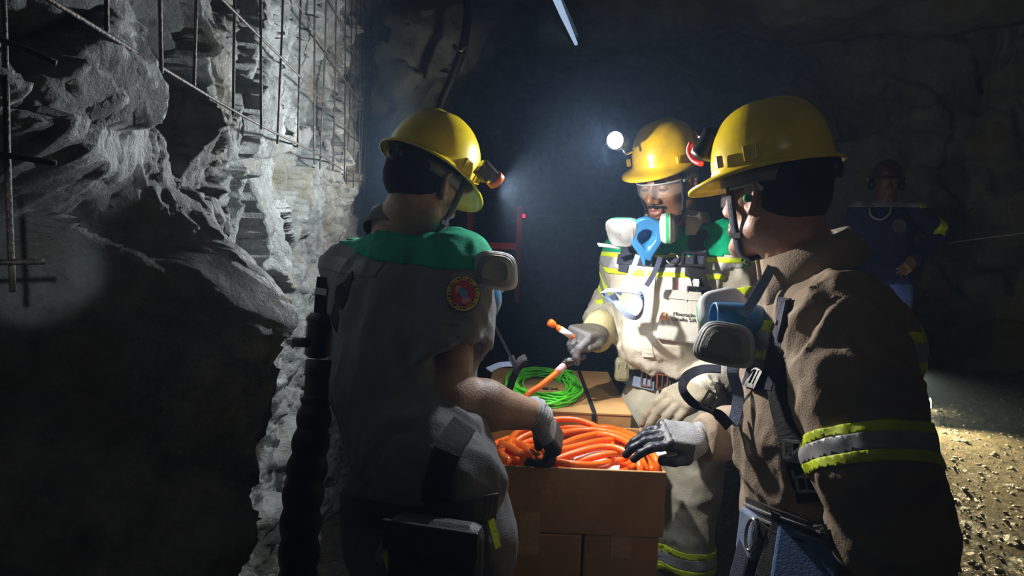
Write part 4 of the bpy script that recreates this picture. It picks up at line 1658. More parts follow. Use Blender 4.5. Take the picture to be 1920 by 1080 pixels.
def sleeve_a(S):
    S.cap(shR, shR * 0.5 + elR * 0.5, 0.080, 0.083, 0.0)
    S.cap(shR * 0.5 + elR * 0.5, elR, 0.083, 0.088, 0.01)
    S.cut(hem, aD + np.array([0.45, 0, 0]), 0.3)
    S.cap(hem - aD * 0.035, elR, 0.070, 0.080, 0.004, 's')


S = jacket_sdf(pelvis, belly, chest, neck, shR, shL, sideA, (0.174, 0.128), (0.172, 0.135), (0.178, 0.132),
               [[(shR, 0.080), (shR * 0.7 + elR * 0.3, 0.080)], [(shL, 0.075), (elL * 0.6 + shL * 0.4, 0.072)]], 3.0, 0.007, pre=sleeve_a)
S.cut(pelvis - np.array([0, 0, 0.055]), (0, 0, -1), 0.4)
jv, jf = S.mesh(0.0075)
ja = obj('jacket', jv, jf, M['cloth_grey'], pa)
bvA = bvh_of(jv, jf)
strip_of('yoke', jv, jf, [(P(760, 492, 1.5), np.array([0, 0.15, -1.0]))], lambda C: ((C - shR) @ (elR - shR)) / ((elR - shR) @ (elR - shR)) < 0.16, 0.003, M['cloth_green'], ja)
strip_of('reflective_band', jv, jf, [(P(760, 494, 1.5), (0, 0, 1.0)), (P(760, 522, 1.5), (0, 0, -1.0)), (P(722, 500, 1.5), sideA)], None, 0.003, M['grey_dark'], ja)
collar('collar', neck + np.array([0.0, 0, -0.008]), fA, 0.074, 0.050, 0.22, M['cloth_grey'], ja, 0.6, 26)
# round badge on the sleeve
c_, n_ = hit(bvA, 868, 552)
Rb = surf_R(n_, unit(shR - elR))
tk = []
for i in range(26):
    x_ = 2 * math.pi * i / 26
    for r0, w0 in ((0.0345, 0.0014 + 0.0008 * (i % 3)),):
        cxx, cyy = r0 * 0.86 * math.cos(x_), r0 * math.sin(x_)
        tk.append(([(cxx + w0 * math.cos(x_ + q) * (1.6 if k2 % 2 else 1), cyy + w0 * math.sin(x_ + q)) for k2, q in enumerate((0.8, 2.3, 3.9, 5.5))], 0.005, 0.0057, 0))
layered('badge', [(circ(0.0425, 32, 0.86), 0.001, 0.004, 0), (circ(0.0405, 32, 0.86), 0.004, 0.005, 1), (circ(0.0300, 32, 0.86), 0.005, 0.0058, 0)] + tk +
        [(circ(0.0285, 30, 0.86, 0.05, 6), 0.0058, 0.0066, 2), ([(q[0] - 0.010, q[1] + 0.008) for q in circ(0.008, 16, 1.0, 0.1, 3)], 0.0066, 0.0072, 4),
         ([(q[0] + 0.006, q[1] - 0.016) for q in circ(0.008, 16, 1.3, 0.1, 3)], 0.0066, 0.0072, 4), ([(q[0] + 0.3 * q[1] * -1, q[1]) for q in circ(0.0115, 24, 0.75, 0.14, 5)], 0.0072, 0.008, 3)],
        c_, Rb, ja, [M['badge_black'], M['badge_yellow'], M['badge_red'], M['badge_blue'], M['pink']])
# glove
HgA = yz_frame(wrR + unit(wrR - elR) * 0.012, unit([0.55, 0.18, -0.82]), unit([0.82, -0.25, 0.5]), 0.98)
glove('glove', HgA, -1, [(35, 45, 30), (40, 50, 35), (45, 55, 35), (48, 55, 35)], [(0.022, 0.015, -0.012), (0.045, 0.045, -0.030), (0.040, 0.072, -0.045), (0.026, 0.088, -0.052)],
      [M['glove_knit'], M['glove_coat']], lambda C, n: (C[:, 1] > 0.052) | (n[:, 2] < -0.5) & (C[:, 1] > 0.0), pa, cuff=0.022, wrist_r=(0.037, 0.034), fat=1.08)
cuff_ring('glove_cuff', wrR + unit(wrR - elR) * 0.006 + np.array([0, 0, 0.002]), unit(HgA.R[:, 1] + unit(wrR - elR) * 0.6), [0, 1, 0], 0.041, 0.040, M['glove_knit'], pa, 4, 0.0012)
hipsA = [pelvis - sideA * 0.095 - np.array([0, 0, 0.10]), pelvis + sideA * 0.095 - np.array([0, 0, 0.10])]
gR = [float(floor_h(h_[0], h_[1])) for h_ in hipsA]
tr, tv, tf, kn, an = legs_obj(pa, hipsA, M['cloth_grey'], gR, 0.10, fA, None, 5.0, pelvis - np.array([0, 0, 0.05]), (0.172, 0.13), sideA)
# belt, harness and gear at the waist
bvT = bvh_of(np.vstack([tv, jv]), np.vstack([tf, jf + len(tv)]))
strap_px('harness_strap', bvA, [(868, 800), (836, 850), (820, 910), (815, 940)], 0.050, 0.004, M['web_black'], pa, 0.008)
strap_px('harness_strap', bvA, [(655, 520), (640, 560), (628, 610)], 0.045, 0.004, M['web_black'], pa)
strap_px('belt', bvT, [(628, 940), (700, 962), (780, 972), (860, 966), (925, 948)], 0.05, 0.006, M['leather'], pa, 0.006)
strap_px('reflective_strap', bvT, [(756, 978), (742, 1000), (724, 1024), (716, 1050)], 0.02, 0.003, M['reflect'], pa, 0.012)
strap_px('lime_tab', bvT, [(734, 1030), (742, 1050), (750, 1085)], 0.018, 0.003, M['hivis'], pa, 0.016)
strap_px('lime_tab', bvT, [(912, 975), (918, 1000), (924, 1026)], 0.016, 0.003, M['hivis'], pa, 0.012)
r_ = hit(bvT, 830, 1030)
if r_:
    Rp = surf_R(r_[1])
    v, f = box_geo(r_[0] + r_[1] * 0.035, (0.085, 0.07, 0.03), Rp)
    tp = obj('tool_pouch', v, f, M['leather'], pa, smooth=False, bevel=0.022)
    v, f = box_geo(r_[0] + r_[1] * 0.067 + Rp @ np.array([0, 0.045, 0]), (0.086, 0.026, 0.004), Rp)
    obj('flap', v, f, M['leather'], tp, smooth=False, bevel=0.003)
# helmet
HhA = Frame(HA.p(0, -0.008, -0.002), [0.62, 0.78], 28, -5, 1.0)
hA = helmet(HhA, 'yellow safety helmet of the man turned away, seen from below its rim', M['yellow'], sc=1.08)
lpA = P(908, 316, 1.57)
axA = unit(P(1180, 640, 1.95) - lpA)
cap_lamp(hA, P(931, 340, 1.60), axA, up_of(HhA), True, 0.06, 0.018, lens_mat=M['ember_on'], body_mat=M['steel'])
v, f = lathe_geo([(0.0205, -0.012), (0.0215, -0.010), (0.0215, 0.002), (0.019, 0.003)], P(931, 340, 1.60), rot_to(axA, up_of(HhA)), 24)
obj('lamp_glow_ring', v, f, M['orange'], hA)  # orange ring put on for the lamp's reddish glow
chin_strap(HA, hA, M['web_navy'])
spot('cap_lamp_light', P(934, 346, 1.60), P(1185, 590, 1.98), 30, 64, 0.9, (1.0, 0.95, 0.86), 0.012)
spot('cap_lamp_spill', P(936, 348, 1.605), P(936, 348, 1.605) + np.array([0.8, -0.28, -0.14]), 38, 150, 0.6, (1.0, 0.95, 0.88), 0.012)
# respirator hanging in front of his chest
HrA = yz_frame(P(905, 560, 1.50), unit([0.5, 0.8, -0.3]), unit([-0.1, 0.2, -1.0]))
rsA = thing('respirator', HrA.p(0, 0, 0), 'half face respirator with grey filter poking out beside the badge sleeve', 'respirator', 'half face respirators hanging at the chest')
cartridge(rsA, P(927, 507, 1.47), unit([0.1, -1.0, 0.05]), unit([0.1, 0, 1.0]), 0.050, 0.041)
cartridge(rsA, P(915, 520, 1.62), unit([0.3, 0.9, 0.0]), unit([0.1, 0, 1.0]), 0.044, 0.036)
S = Sdf()
S.ell(P(908, 560, 1.53), (0.038, 0.045, 0.05), None, 0.01)
S.cap(P(908, 565, 1.53), P(906, 600, 1.53), 0.03, 0.016, 0.02)
S.cap(P(927, 512, 1.49), P(915, 520, 1.60), 0.02, 0.02, 0.02)
v, f = S.mesh(0.003)
obj('facepiece', v, f, M['silicone'], rsA)
cd = -ray(940, 620)
strand('strap', [P(912, 580, 1.50), P(930, 615, 1.50), P(948, 650, 1.52), P(968, 690, 1.54)], [cd], 0.006, M['web_blue'], rsA)
strand('strap', [P(915, 694, 1.50), P(940, 684, 1.54), P(972, 683, 1.58)], [cd + [0, 0, 1]], 0.016, M['web_blue'], rsA)
strand('strap', [P(986, 678, 1.55), P(972, 690, 1.55), P(962, 710, 1.54), P(954, 734, 1.53)], [cd], 0.016, M['web_navy'], rsA)
strand('strap_slider', [P(958, 668, 1.545), P(966, 684, 1.545), P(976, 674, 1.54), P(986, 668, 1.54)], [cd], 0.013, M['grey_plastic'], rsA)
strand('strap_end', [P(974, 682, 1.535), P(984, 676, 1.535), P(991, 676, 1.535)], [[0, 0.2, 1.0]], 0.022, M['grey_plastic'], rsA)
# corrugated hose and rescuer gear hanging at his left side
ch = thing('corrugated_hose', P(560, 1000, 1.56), 'dark corrugated rubber hose bundle hanging beside the rock wall', 'hose')
pts = catmull([P(598, 690, 1.60), P(592, 760, 1.59), P(580, 850, 1.57), P(566, 950, 1.55), P(560, 1060, 1.54), P(556, 1180, 1.52)], 90)
rad = [0.030 + 0.010 * min(1, max(0, (i - 12) / 30)) + (0.007 * abs(math.sin(i * math.pi / 9.0)) if i > 14 else 0) for i in range(90)]
v, f = tube_geo(pts, rad, 18)
obj('hose', v, f, M['hose'], ch)
v, f = lathe_geo([(0.028, -0.02), (0.032, -0.018), (0.032, 0.018), (0.027, 0.02)], P(598, 690, 1.60), rot_to(pts[0] - pts[3]), 20)
obj('coupling', v, f, M['black'], ch)
sr = thing('self_rescuer', P(602, 640, 1.66), 'black rescue breathing canister strapped at his side by the rock', 'breathing device')
v, f = lathe_geo([(0.022, -0.055), (0.030, -0.048), (0.030, 0.03), (0.033, 0.032), (0.033, 0.04), (0.024, 0.052)], P(598, 628, 1.64), rot_to([0.05, 0.1, 1]), 22)
obj('canister', v, f, M['black'], sr)
v, f = lathe_geo([(0.012, -0.02), (0.012, 0.02)], P(566, 642, 1.62), rot_to([1, 0, 0.0]), 12)
obj('valve', v, f, M['black'], sr)
v, f = ribbon_geo([P(606, 520, 1.68), P(602, 560, 1.66), P(600, 600, 1.64)], [-ray(600, 560)] * 3, 0.03, 0.004)
obj('sling', v, f, M['web_black'], sr, smooth=False)
v, f = ribbon_geo([P(592, 545, 1.64), P(612, 548, 1.64)], [-ray(600, 560)] * 2, 0.016, 0.006)
obj('buckle', v, f, M['grey_plastic'], sr, smooth=False)
# the cable end he pulls out of the box
oe = thing('cable_end', P(990, 745, 1.53), 'loose orange cable end with taped black tip in his gloved hand', 'cable')
cp = [P(1006, 800, 1.585), P(985, 748, 1.60), P(1015, 722, 1.63), P(1040, 702, 1.66), P(1056, 688, 1.68)]
tube('cable', catmull(cp, 18), 0.0072, M['orange'], oe, 12)
tube('tape', catmull([P(1044, 698, 1.665), P(1058, 685, 1.685)], 4), 0.0088, M['pink'], oe, 12)
tube('tip', catmull([P(1057, 686, 1.684), P(1064, 679, 1.694), P(1072, 677, 1.70)], 6), 0.0105, M['black'], oe, 12)
v, f = ribbon_geo([P(1060, 676, 1.68), P(1072, 675, 1.69)], [(0, 0, 1.0)] * 2, 0.012, 0.003)
obj('ferrule', v, f, M['steel'], oe, smooth=False)

# =================================================================== miner B: facing the camera, lamp lit
fB = unit([-0.38, -0.92, 0])
neck = P(1268, 428, 2.06)
chest, belly, pelvis = P(1258, 520, 2.06), P(1252, 630, 2.05), P(1264, 714, 2.09)
shR, shL = P(1182, 482, 2.11), P(1366, 468, 2.00)
sideB = unit([shR[0] - shL[0], shR[1] - shL[1], 0])
elR, wrR = P(1143, 588, 2.27), P(1122, 622, 2.05)
elL, wrL = P(1392, 660, 2.03), P(1312, 732, 1.88)
pb = thing('person', (pelvis[0], pelvis[1], float(floor_h(pelvis[0], pelvis[1]))), 'man in cream coverall with green shoulders looking down at the orange connector in his glove', 'person', 'miners around the boxes')
HB = Frame(P(1254, 343, 1.99), [-0.70, -0.71], 22, 0, 0.94)
S = Sdf()
head_sdf(S, HB)
neck_sdf(S, HB, neck, 0.056, 0.066)
body_core(S, pelvis, belly, chest, neck, sideB)
for a, b, c in ((shR, elR, wrR), (shL, elL, wrL)):
    S.cap(a, b, 0.05, 0.045, 0.03)
    S.cap(b, c, 0.045, 0.03, 0.02)
hv, hf = S.mesh(0.0038)
bo = obj('body', hv, hf, M['skin_b'], pb)


def face_piece(name, H, hv, hf, fn, mtl, parent, off=0.0008, thick=0.0012):
    return strip_of(name, hv, hf, [], lambda C: fn(H.loc(C)), off, mtl, parent, thick)


def face_details(H, hv, hf, parent, beard=True):
    face_piece('lips', H, hv, hf, lambda L: (L[:, 1] > 0.086) & (np.abs(L[:, 0]) < 0.024) & (L[:, 2] < -0.046 - 0.12 * np.abs(L[:, 0])) & (L[:, 2] > -0.072 + 0.25 * np.abs(L[:, 0])), M['lip'], parent)
    if beard:
        face_piece('moustache', H, hv, hf, lambda L: (L[:, 1] > 0.07) & (np.abs(L[:, 0]) < 0.030) & (L[:, 2] < -0.037 - 0.25 * np.abs(L[:, 0])) & (L[:, 2] > -0.0465 - 0.25 * np.abs(L[:, 0])), M['hair'], parent, 0.0015)
        face_piece('goatee', H, hv, hf, lambda L: (L[:, 1] > 0.05) & (np.abs(L[:, 0]) < 0.024) & (L[:, 2] < -0.083) & (L[:, 2] > -0.118), M['hair'], parent, 0.0012)
    for s in (-1, 1):
        face_piece('eyebrow', H, hv, hf, lambda L: (L[:, 1] > 0.05) & (s * L[:, 0] > 0.012) & (s * L[:, 0] < 0.048) & (np.abs(L[:, 2] - 0.030 - 0.10 * (s * L[:, 0] - 0.03) * -1) < 0.0045), M['hair'], parent, 0.0015)
        face_piece('eyelash', H, hv, hf, lambda L: (L[:, 1] > 0.082) & (s * L[:, 0] > 0.018) & (s * L[:, 0] < 0.045) & (np.abs(L[:, 2] - 0.0065) < 0.0022), M['hair'], parent, 0.0008)


face_details(HB, hv, hf, pb)
hair_obj(HB, pb, -0.05, 0.03)
S = jacket_sdf(pelvis, belly, chest, neck, shR, shL, sideB, (0.142, 0.112), (0.160, 0.130), (0.172, 0.126),
               [[(shR, 0.070), (elR, 0.066), (elR * 0.5 + wrR * 0.5, 0.060), (wrR, 0.050)], [(shL, 0.078), (elL, 0.068), (elL * 0.5 + wrL * 0.5, 0.060), (wrL, 0.050)]], 11.0, 0.008)
S.cut(wrR, wrR - elR, 0.08)
S.cut(wrL, wrL - elL, 0.08)
S.cut(P(1245, 694, 2.05), (0, 0, -1), 0.22)
jv, jf = S.mesh(0.006)
jb = obj('jacket', jv, jf, M['cloth_cream'], pb)
bvB = bvh_of(jv, jf)


def not_arms(*arms):
    def fn(C):
        m = np.ones(len(C), bool)
        for a, b, t0, rad in arms:
            d = b - a
            t = ((C - a) @ d) / (d @ d)
            dist = np.linalg.norm(C - a - np.clip(t, 0, 1)[:, None] * d, axis=1)
            m &= ~((t > t0) & (dist < rad))
        return m
    return fn


strip_of('yoke', jv, jf, [(P(1250, 478, 1.95), (0, 0, -1.0))], not_arms((shR, elR, 0.10, 0.11), (shL, elL, 0.02, 0.105)), 0.003, M['cloth_green'], jb)
pb_ = not_arms((shR, elR, 0.15, 0.085), (shL, elL, 0.15, 0.09))
for y0, y1, m_, nm_ in ((480, 489, M['hivis'], 'lime_band'), (489, 511, M['reflect'], 'reflective_band'), (511, 521, M['hivis'], 'lime_band')):
    strip_of(nm_, jv, jf, [(P(1250, y0, 1.92), (0, 0, 1.0)), (P(1250, y1, 1.92), (0, 0, -1.0))], pb_, 0.003, m_, jb)
arm_band(jv, jf, shR, elR, 0.38, 0.62, 0.10, jb)
arm_band(jv, jf, shL, elL, 0.34, 0.56, 0.10, jb)
collar('collar', neck + np.array([0, 0, 0.010]), [-0.5, -0.86], 0.084, 0.062, 0.28, M['cloth_cream'], jb, 0.55, -4)
# front placket
pl = strap_px('placket', bvB, [(1222, 492), (1216, 560), (1212, 620), (1216, 668)], 0.034, 0.003, M['cloth_cream'], jb, 0.003)
# harness
strap_px('harness_strap', bvB, [(1322, 404), (1312, 440), (1304, 480), (1300, 520)], 0.052, 0.005, M['web_navy'], pb, 0.006)
strap_px('harness_strap', bvB, [(1160, 486), (1190, 490), (1230, 494), (1275, 494), (1318, 492)], 0.030, 0.004, M['web_navy'], pb, 0.007)
strap_px('harness_strap', bvB, [(1302, 500), (1312, 545), (1316, 590)], 0.048, 0.006, M['web_black'], pb, 0.008)
strap_px('harness_strap', bvB, [(1180, 455), (1176, 480), (1170, 510)], 0.04, 0.004, M['web_navy'], pb, 0.006)
r_ = hit(bvB, 1300, 492)
buckle('buckle', r_[0] + r_[1] * 0.014, surf_R(r_[1]), 0.062, 0.040, M['black'], pb, 0.007)
r_ = hit(bvB, 1306, 556)
buckle('buckle', r_[0] + r_[1] * 0.016, surf_R(r_[1]), 0.060, 0.050, M['black'], pb, 0.009)
r_ = hit(bvB, 1260, 490)
Rr = surf_R(r_[1])
tube('d_ring', [r_[0] + r_[1] * 0.014 + Rr @ np.array([0.017 * math.cos(x), 0.017 * math.sin(x), 0]) for x in np.linspace(0, 2 * np.pi, 24, endpoint=False)], 0.003, M['steel'], pb, 8, True)
# pouch with cards
r_ = hit(bvB, 1272, 585)
up_ = unit([0.03, 0, 1.0])
Rp = surf_R(unit(r_[1] * [1, 1, 0.25] + np.array([-0.05, -0.25, 0])), up_)
pc = r_[0] + Rp[:, 2] * 0.018
po = obj('pouch', *(lambda q: (np.array([pc + Rp @ np.array(w_) for w_ in q[0]]), q[1]))((
    [(-0.055, -0.078, -0.02), (0.060, -0.082, -0.02), (0.056, 0.060, -0.02), (-0.046, 0.062, -0.02),
     (-0.057, -0.080, 0.012), (0.062, -0.084, 0.012), (0.057, 0.060, 0.008), (-0.047, 0.062, 0.008)],
    [(3, 2, 1, 0), (4, 5, 6, 7), (0, 1, 5, 4), (1, 2, 6, 5), (2, 3, 7, 6), (3, 0, 4, 7)])), M['cloth_grey'], pb, smooth=False, bevel=0.006)
po.data.materials[0] = mat('pouch_cloth', (0.42, 0.41, 0.38), 0.85, var=0.15, vscale=12, bump=0.3, bscale=300)
box('pouch_hem', pc + Rp @ np.array([0.005, 0.048, 0.0095]), (0.051, 0.012, 0.002), po.data.materials[0], po, Rp, 0.001)
text_obj('lettering', 'Mineração\nCaraíba S/A', pc + Rp @ np.array([0.014, -0.012, 0.0118]), Rp, 0.0142, M['ink'], po, 0.0004)
for i, (a0, a1) in enumerate(((0.3, 2.6), (0.3, 2.6))):
    ox = -0.043 + 0.011 * i
    pts = [pc + Rp @ np.array([ox + (0.006 - 0.002 * i) * math.cos(x) * 0.8, -0.010 + 0.011 * math.sin(x) * (1 if j < 8 else 1) - 0.004, 0.0122]) for j, x in enumerate(np.linspace(0.9 + i, 5.4 + i, 14))]
    tube('emblem', pts, 0.0016, M['ink_orange'], po, 6)
for x, w_, h_, m_ in ((-0.030, 0.014, 0.036, M['white_plastic']), (-0.003, 0.016, 0.026, M['pink']), (0.030, 0.019, 0.032, M['white_plastic'])):
    cdm = box('card', pc + Rp @ np.array([x, 0.062 + h_ * 0.5 - 0.006, -0.004]), (w_, h_ * 0.6, 0.0012), m_, po, Rp, 0.0006)
box('card', pc + Rp @ np.array([0.030, 0.066, -0.002]), (0.013, 0.010, 0.0012), M['grey_dark'], po, Rp, 0.0004)
box('card', pc + Rp @ np.array([-0.001, 0.062, -0.0055]), (0.048, 0.034, 0.0012), M['paper'], po, Rp, 0.0004)
# flag on the sleeve
r_ = hit(bvB, 1397, 492)
if r_ is None:
    r_ = hit(bvB, 1385, 494)
Rf = surf_R(r_[1], unit(shL - elL))
layered('flag_patch', [([(-0.0165, -0.0115), (0.0165, -0.0115), (0.0165, 0.0115), (-0.0165, 0.0115)], 0.001, 0.0045, 0),
                       ([(-0.014, 0), (0, -0.009), (0.014, 0), (0, 0.009)], 0.0045, 0.0052, 1), (circ(0.0052, 20), 0.0052, 0.0058, 2)],
        r_[0], Rf, jb, [M['flag_green'], M['flag_yellow'], M['flag_blue']])
# trousers, belt
hipsB = [pelvis - sideB * 0.078 - np.array([0, 0, 0.11]), pelvis + sideB * 0.078 - np.array([0, 0, 0.11])]
gR = [float(floor_h(h_[0], h_[1])) for h_ in hipsB]
tr, tv, tf, kn, an = legs_obj(pb, hipsB, M['cloth_olive'], gR, 0.092, fB, None, 17.0, pelvis - np.array([0, 0, 0.05]), (0.144, 0.112), sideB)
for i in range(2):
    for t0, t1, m_, nm_ in ((0.86, 0.90, M['hivis'], 'lime_band'), (0.90, 0.97, M['reflect'], 'reflective_band'), (0.97, 1.01, M['hivis'], 'lime_band')):
        d = kn[i] - hipsB[i]
        strip_of(nm_, tv, tf, [(hipsB[i] + d * t0, -d), (hipsB[i] + d * t1, d)], axis_pred(hipsB[i], hipsB[i] + d * 1.2, 0.12), 0.003, m_, tr)
bvT = bvh_of(tv, tf)
strap_px('belt', bvT, [(1172, 700), (1200, 706), (1240, 714), (1280, 721), (1310, 726)], 0.046, 0.005, M['leather'], pb, 0.005)
strap_px('belt', bvT, [(1178, 712), (1200, 716), (1228, 722)], 0.030, 0.003, M['web_blue'], pb, 0.010)
for x in (1215, 1243, 1262):
    r_ = hit(bvT, x, 700 + (x - 1172) * 0.2)
    if r_ is not None:
        buckle('buckle', r_[0] + r_[1] * 0.012, surf_R(r_[1]), 0.030 if x != 1262 else 0.014, 0.044, M['steel'] if x != 1262 else M['leather'], pb, 0.004)
v, f = box_geo(P(1166, 692, 2.05), (0.022, 0.02, 0.036))
bpch = obj('belt_pouch', v, f, mat('olive_pouch', (0.28, 0.27, 0.17), 0.6, var=0.3, vscale=20), pb, smooth=False, bevel=0.012)
for s in (-1, 1):
    box('stud', P(1166 + s * 7, 686, 2.028), (0.0015, 0.002, 0.008), M['reflect'], bpch)
# right glove with the orange connector
HgB = yz_frame(wrR + unit(wrR - elR) * 0.005, unit(P(1072, 628, 1.965) - wrR), unit([-0.10, -0.35, 0.93]), 0.98)
glove('glove', HgB, -1, [(30, 50, 35), (60, 80, 45), (66, 82, 45), (70, 80, 45)], [(0.020, 0.020, -0.008), (0.044, 0.052, -0.020), (0.040, 0.082, -0.028), (0.024, 0.104, -0.036)],
      [M['glove_dark'], M['grey_dark']], lambda C, n: (C[:, 1] > 0.09) & (n[:, 2] > -0.3), pb, cuff=0.03, wrist_r=(0.036, 0.032), fat=1.12)
cuff_ring('glove_cuff', wrR - unit(wrR - elR) * 0.012, wrR - elR, [0, 0, 1], 0.058, 0.055, M['glove_yellow'], pb, 3, 0.003)
gp = HgB.p(-0.024, 0.112, -0.030)
oc2 = thing('orange_connector', gp, 'small orange plug with white label pinched in his glove', 'connector')
ax2 = unit(P(1030, 617, 1.93) - gp)
v, f = lathe_geo([(0.006, -0.045), (0.0085, -0.043), (0.0085, 0.012), (0.0065, 0.014), (0.0065, 0.024), (0.0105, 0.026), (0.0115, 0.040), (0.008, 0.044)],
                 P(1052, 618, 1.935), rot_to(ax2), 18)
obj('plug', v, f, M['orange'], oc2)
v, f = lathe_geo([(0.0089, -0.034), (0.0089, 0.004)], P(1052, 618, 1.935), rot_to(ax2), 18)
obj('label', v, f, M['paper'], oc2)
# left glove resting on the box corner
HgL = yz_frame(wrL, unit(P(1208, 783, 1.76) - wrL), unit([-0.30, -0.50, 0.82]), 1.12)
glove('glove', HgL, 1, [(16, 26, 20), (18, 28, 20), (20, 30, 20), (22, 30, 20)], [(0.020, 0.020, -0.010), (0.046, 0.050, -0.020), (0.052, 0.078, -0.026), (0.048, 0.100, -0.030)],
      [M['glove_tan'], M['glove_dark']], None, pb, cuff=0.03, wrist_r=(0.040, 0.034), fat=1.12, splay=0.6)
cuff_ring('glove_cuff', wrL - unit(wrL - elL) * 0.004, wrL - elL, [0, 0, 1], 0.047, 0.05, M['cloth_cream'], pb, 6, 0.0018)
text_obj('lettering', 'olo', HgL.p(0.012, 0.016, 0.0325), np.stack([HgL.R[:, 0] * 0.8 - HgL.R[:, 1] * 0.6, -(HgL.R[:, 1] * 0.8 + HgL.R[:, 0] * 0.6), HgL.R[:, 2]], 1) * np.array([1, -1, 1]), 0.018, M['ink'], pb, 0.0006)
# helmet with the burning cap lamp
HhB = Frame(HB.p(0, -0.006, 0.012), [-0.74, -0.67], 18, 0, 1.0)
hB = helmet(HhB, 'dusty yellow safety helmet with burning cap lamp and red tape', M['yellow_dirty'], sc=0.98, peak=0.048)
lpB = P(1153, 263, 1.84)
axB = unit([-0.45, -0.85, -0.12])
cap_lamp(hB, lpB, axB, up_of(HhB), True, 0.065, 0.024)
tube('lamp_hook', catmull([lpB - axB * 0.05, P(1172, 287, 1.87), P(1186, 284, 1.89)], 8), 0.004, M['steel'], hB, 8)
a_ = np.linspace(math.radians(105), math.radians(140), 8)     # red tape on the person's left side
for zt in (0.075,):
    pts = [HhB.o + HhB.R @ np.array([-0.092 * math.sin(x), 0.105 * math.cos(x), 0.042 + zt - 0.028 * (x - a_[0])]) for x in a_]
    nr = [HhB.R @ np.array([-math.sin(x), math.cos(x), 0.35]) for x in a_]
    v, f = ribbon_geo(pts, nr, 0.020, 0.003)
    obj('tape', v, f, M['red_dark'], hB)
chin_strap(HB, hB, M['web_navy'])
glasses(HB, 'clear safety glasses of the man with the burning lamp')
spot('cap_lamp_light', lpB + axB * 0.008, lpB + unit([-0.28, -0.62, -0.58]), 36, 150, 0.5, (0.86, 0.93, 1.0), 0.022)
# respirator
HrB = yz_frame(P(1212, 446, 1.90), unit([0.12, 0.9, 0.15]), unit([0.05, -0.18, -1.0]), 1.0)
rsB = respirator('half face respirator with two round white filters under his chin', HrB, 1.02,
                 [((0.066, 0.006, -0.016), (0.42, -0.80, 0.15), (0, 0, 1), M['filter_pale']), ((-0.064, 0.012, -0.022), (-0.93, -0.10, 0.0), (0, 0, 1))], M['white_plastic'])
cd = -ray(1200, 520)
strand('strap', [P(1196, 478, 1.87), P(1186, 505, 1.87), P(1172, 530, 1.86), P(1160, 552, 1.85)], [cd], 0.014, M['web_blue'], rsB)
strand('strap', [P(1238, 482, 1.88), P(1232, 500, 1.87), P(1222, 520, 1.86), P(1212, 536, 1.86)], [cd], 0.014, M['web_navy'], rsB)
strand('strap', [P(1150, 565, 1.86), P(1130, 548, 1.85), P(1158, 544, 1.83), P(1196, 548, 1.82), P(1206, 570, 1.82), P(1196, 594, 1.83), P(1176, 590, 1.84), P(1160, 572, 1.85), P(1148, 552, 1.86)],
       [(0.2, -0.6, 0.8), (0.2, -0.6, 0.8), (0, -0.5, 0.9), (0.3, -0.8, 0.6), (1, -0.4, 0.1), (0.4, -0.8, -0.5), (-0.2, -0.9, -0.4), (-0.4, -0.9, 0), (-0.3, -0.9, 0.2)], 0.018, M['web_blue'], rsB, 0.0022, 40)
strand('strap_tail', [P(1160, 464, 1.93), P(1140, 461, 1.92), P(1122, 459, 1.91)], [(0, -0.5, 0.9)], 0.016, M['grey_plastic'], rsB, 0.003, 8)

# =================================================================== miner C: nearest, in profile from his left
fC = unit([-1.0, 0.10, 0])
neck = P(1512, 512, 1.27)
chest, belly, pelvis = P(1552, 655, 1.28), P(1520, 815, 1.27), P(1520, 985, 1.27)
shL, shR = P(1578, 610, 1.12), P(1510, 572, 1.42)
sideC = unit([shL[0] - shR[0], shL[1] - shR[1], 0])
elL, wrL = P(1632, 860, 1.03), P(1705, 1110, 1.04)
elR, wrR = P(1462, 790, 1.58), P(1318, 822, 1.53)
pc_ = thing('person', (pelvis[0], pelvis[1], float(floor_h(pelvis[0], pelvis[1]))), 'nearest man, brown jacket with lime banded sleeve, gloved hand resting on orange cable', 'person', 'miners around the boxes')
HC = Frame(P(1452, 372, 1.26), [-0.58, 0.815], 4, 0, 0.90)
S = Sdf()
head_sdf(S, HC)
neck_sdf(S, HC, neck, 0.054, 0.060)
S.cap(HC.p(0, -0.045, -0.03), neck + np.array([0.01, 0.0, 0.0]), 0.040, 0.050, 0.03)
body_core(S, pelvis, belly, chest, neck, sideC)
for a, b, c in ((shR, elR, wrR), (shL, elL, wrL)):
    S.cap(a, b, 0.05, 0.045, 0.03)
    S.cap(b, c, 0.045, 0.03, 0.02)
hv, hf = S.mesh(0.0042)
obj('body', hv, hf, M['skin_c'], pc_)
face_details(HC, hv, hf, pc_, False)
hair_obj(HC, pc_, -0.058, 0.024, 0.004)
mid = elL * 0.5 + wrL * 0.5
S = jacket_sdf(pelvis, belly, chest, neck, shR, shL, sideC, (0.150, 0.118), (0.165, 0.132), (0.165, 0.138),
               [[(shL, 0.078), (shL * 0.5 + elL * 0.5, 0.090), (elL, 0.084), (mid, 0.080), (wrL, 0.066)],
                [(shR, 0.08), (elR, 0.07), (elR * 0.4 + wrR * 0.6, 0.056), (wrR, 0.046)]], 23.0, 0.010, 0.068)
S.cut(wrR, wrR - elR, 0.08)
S.cut(wrL, wrL - elL, 0.1)
S.cut(pelvis + np.array([0, 0, 0.035]), np.array([0.16, 0, -1]), 0.26)
jv, jf = S.mesh(0.0062)
jc = obj('jacket', jv, jf, M['cloth_brown'], pc_)
bvC = bvh_of(jv, jf)
d = elL - shL
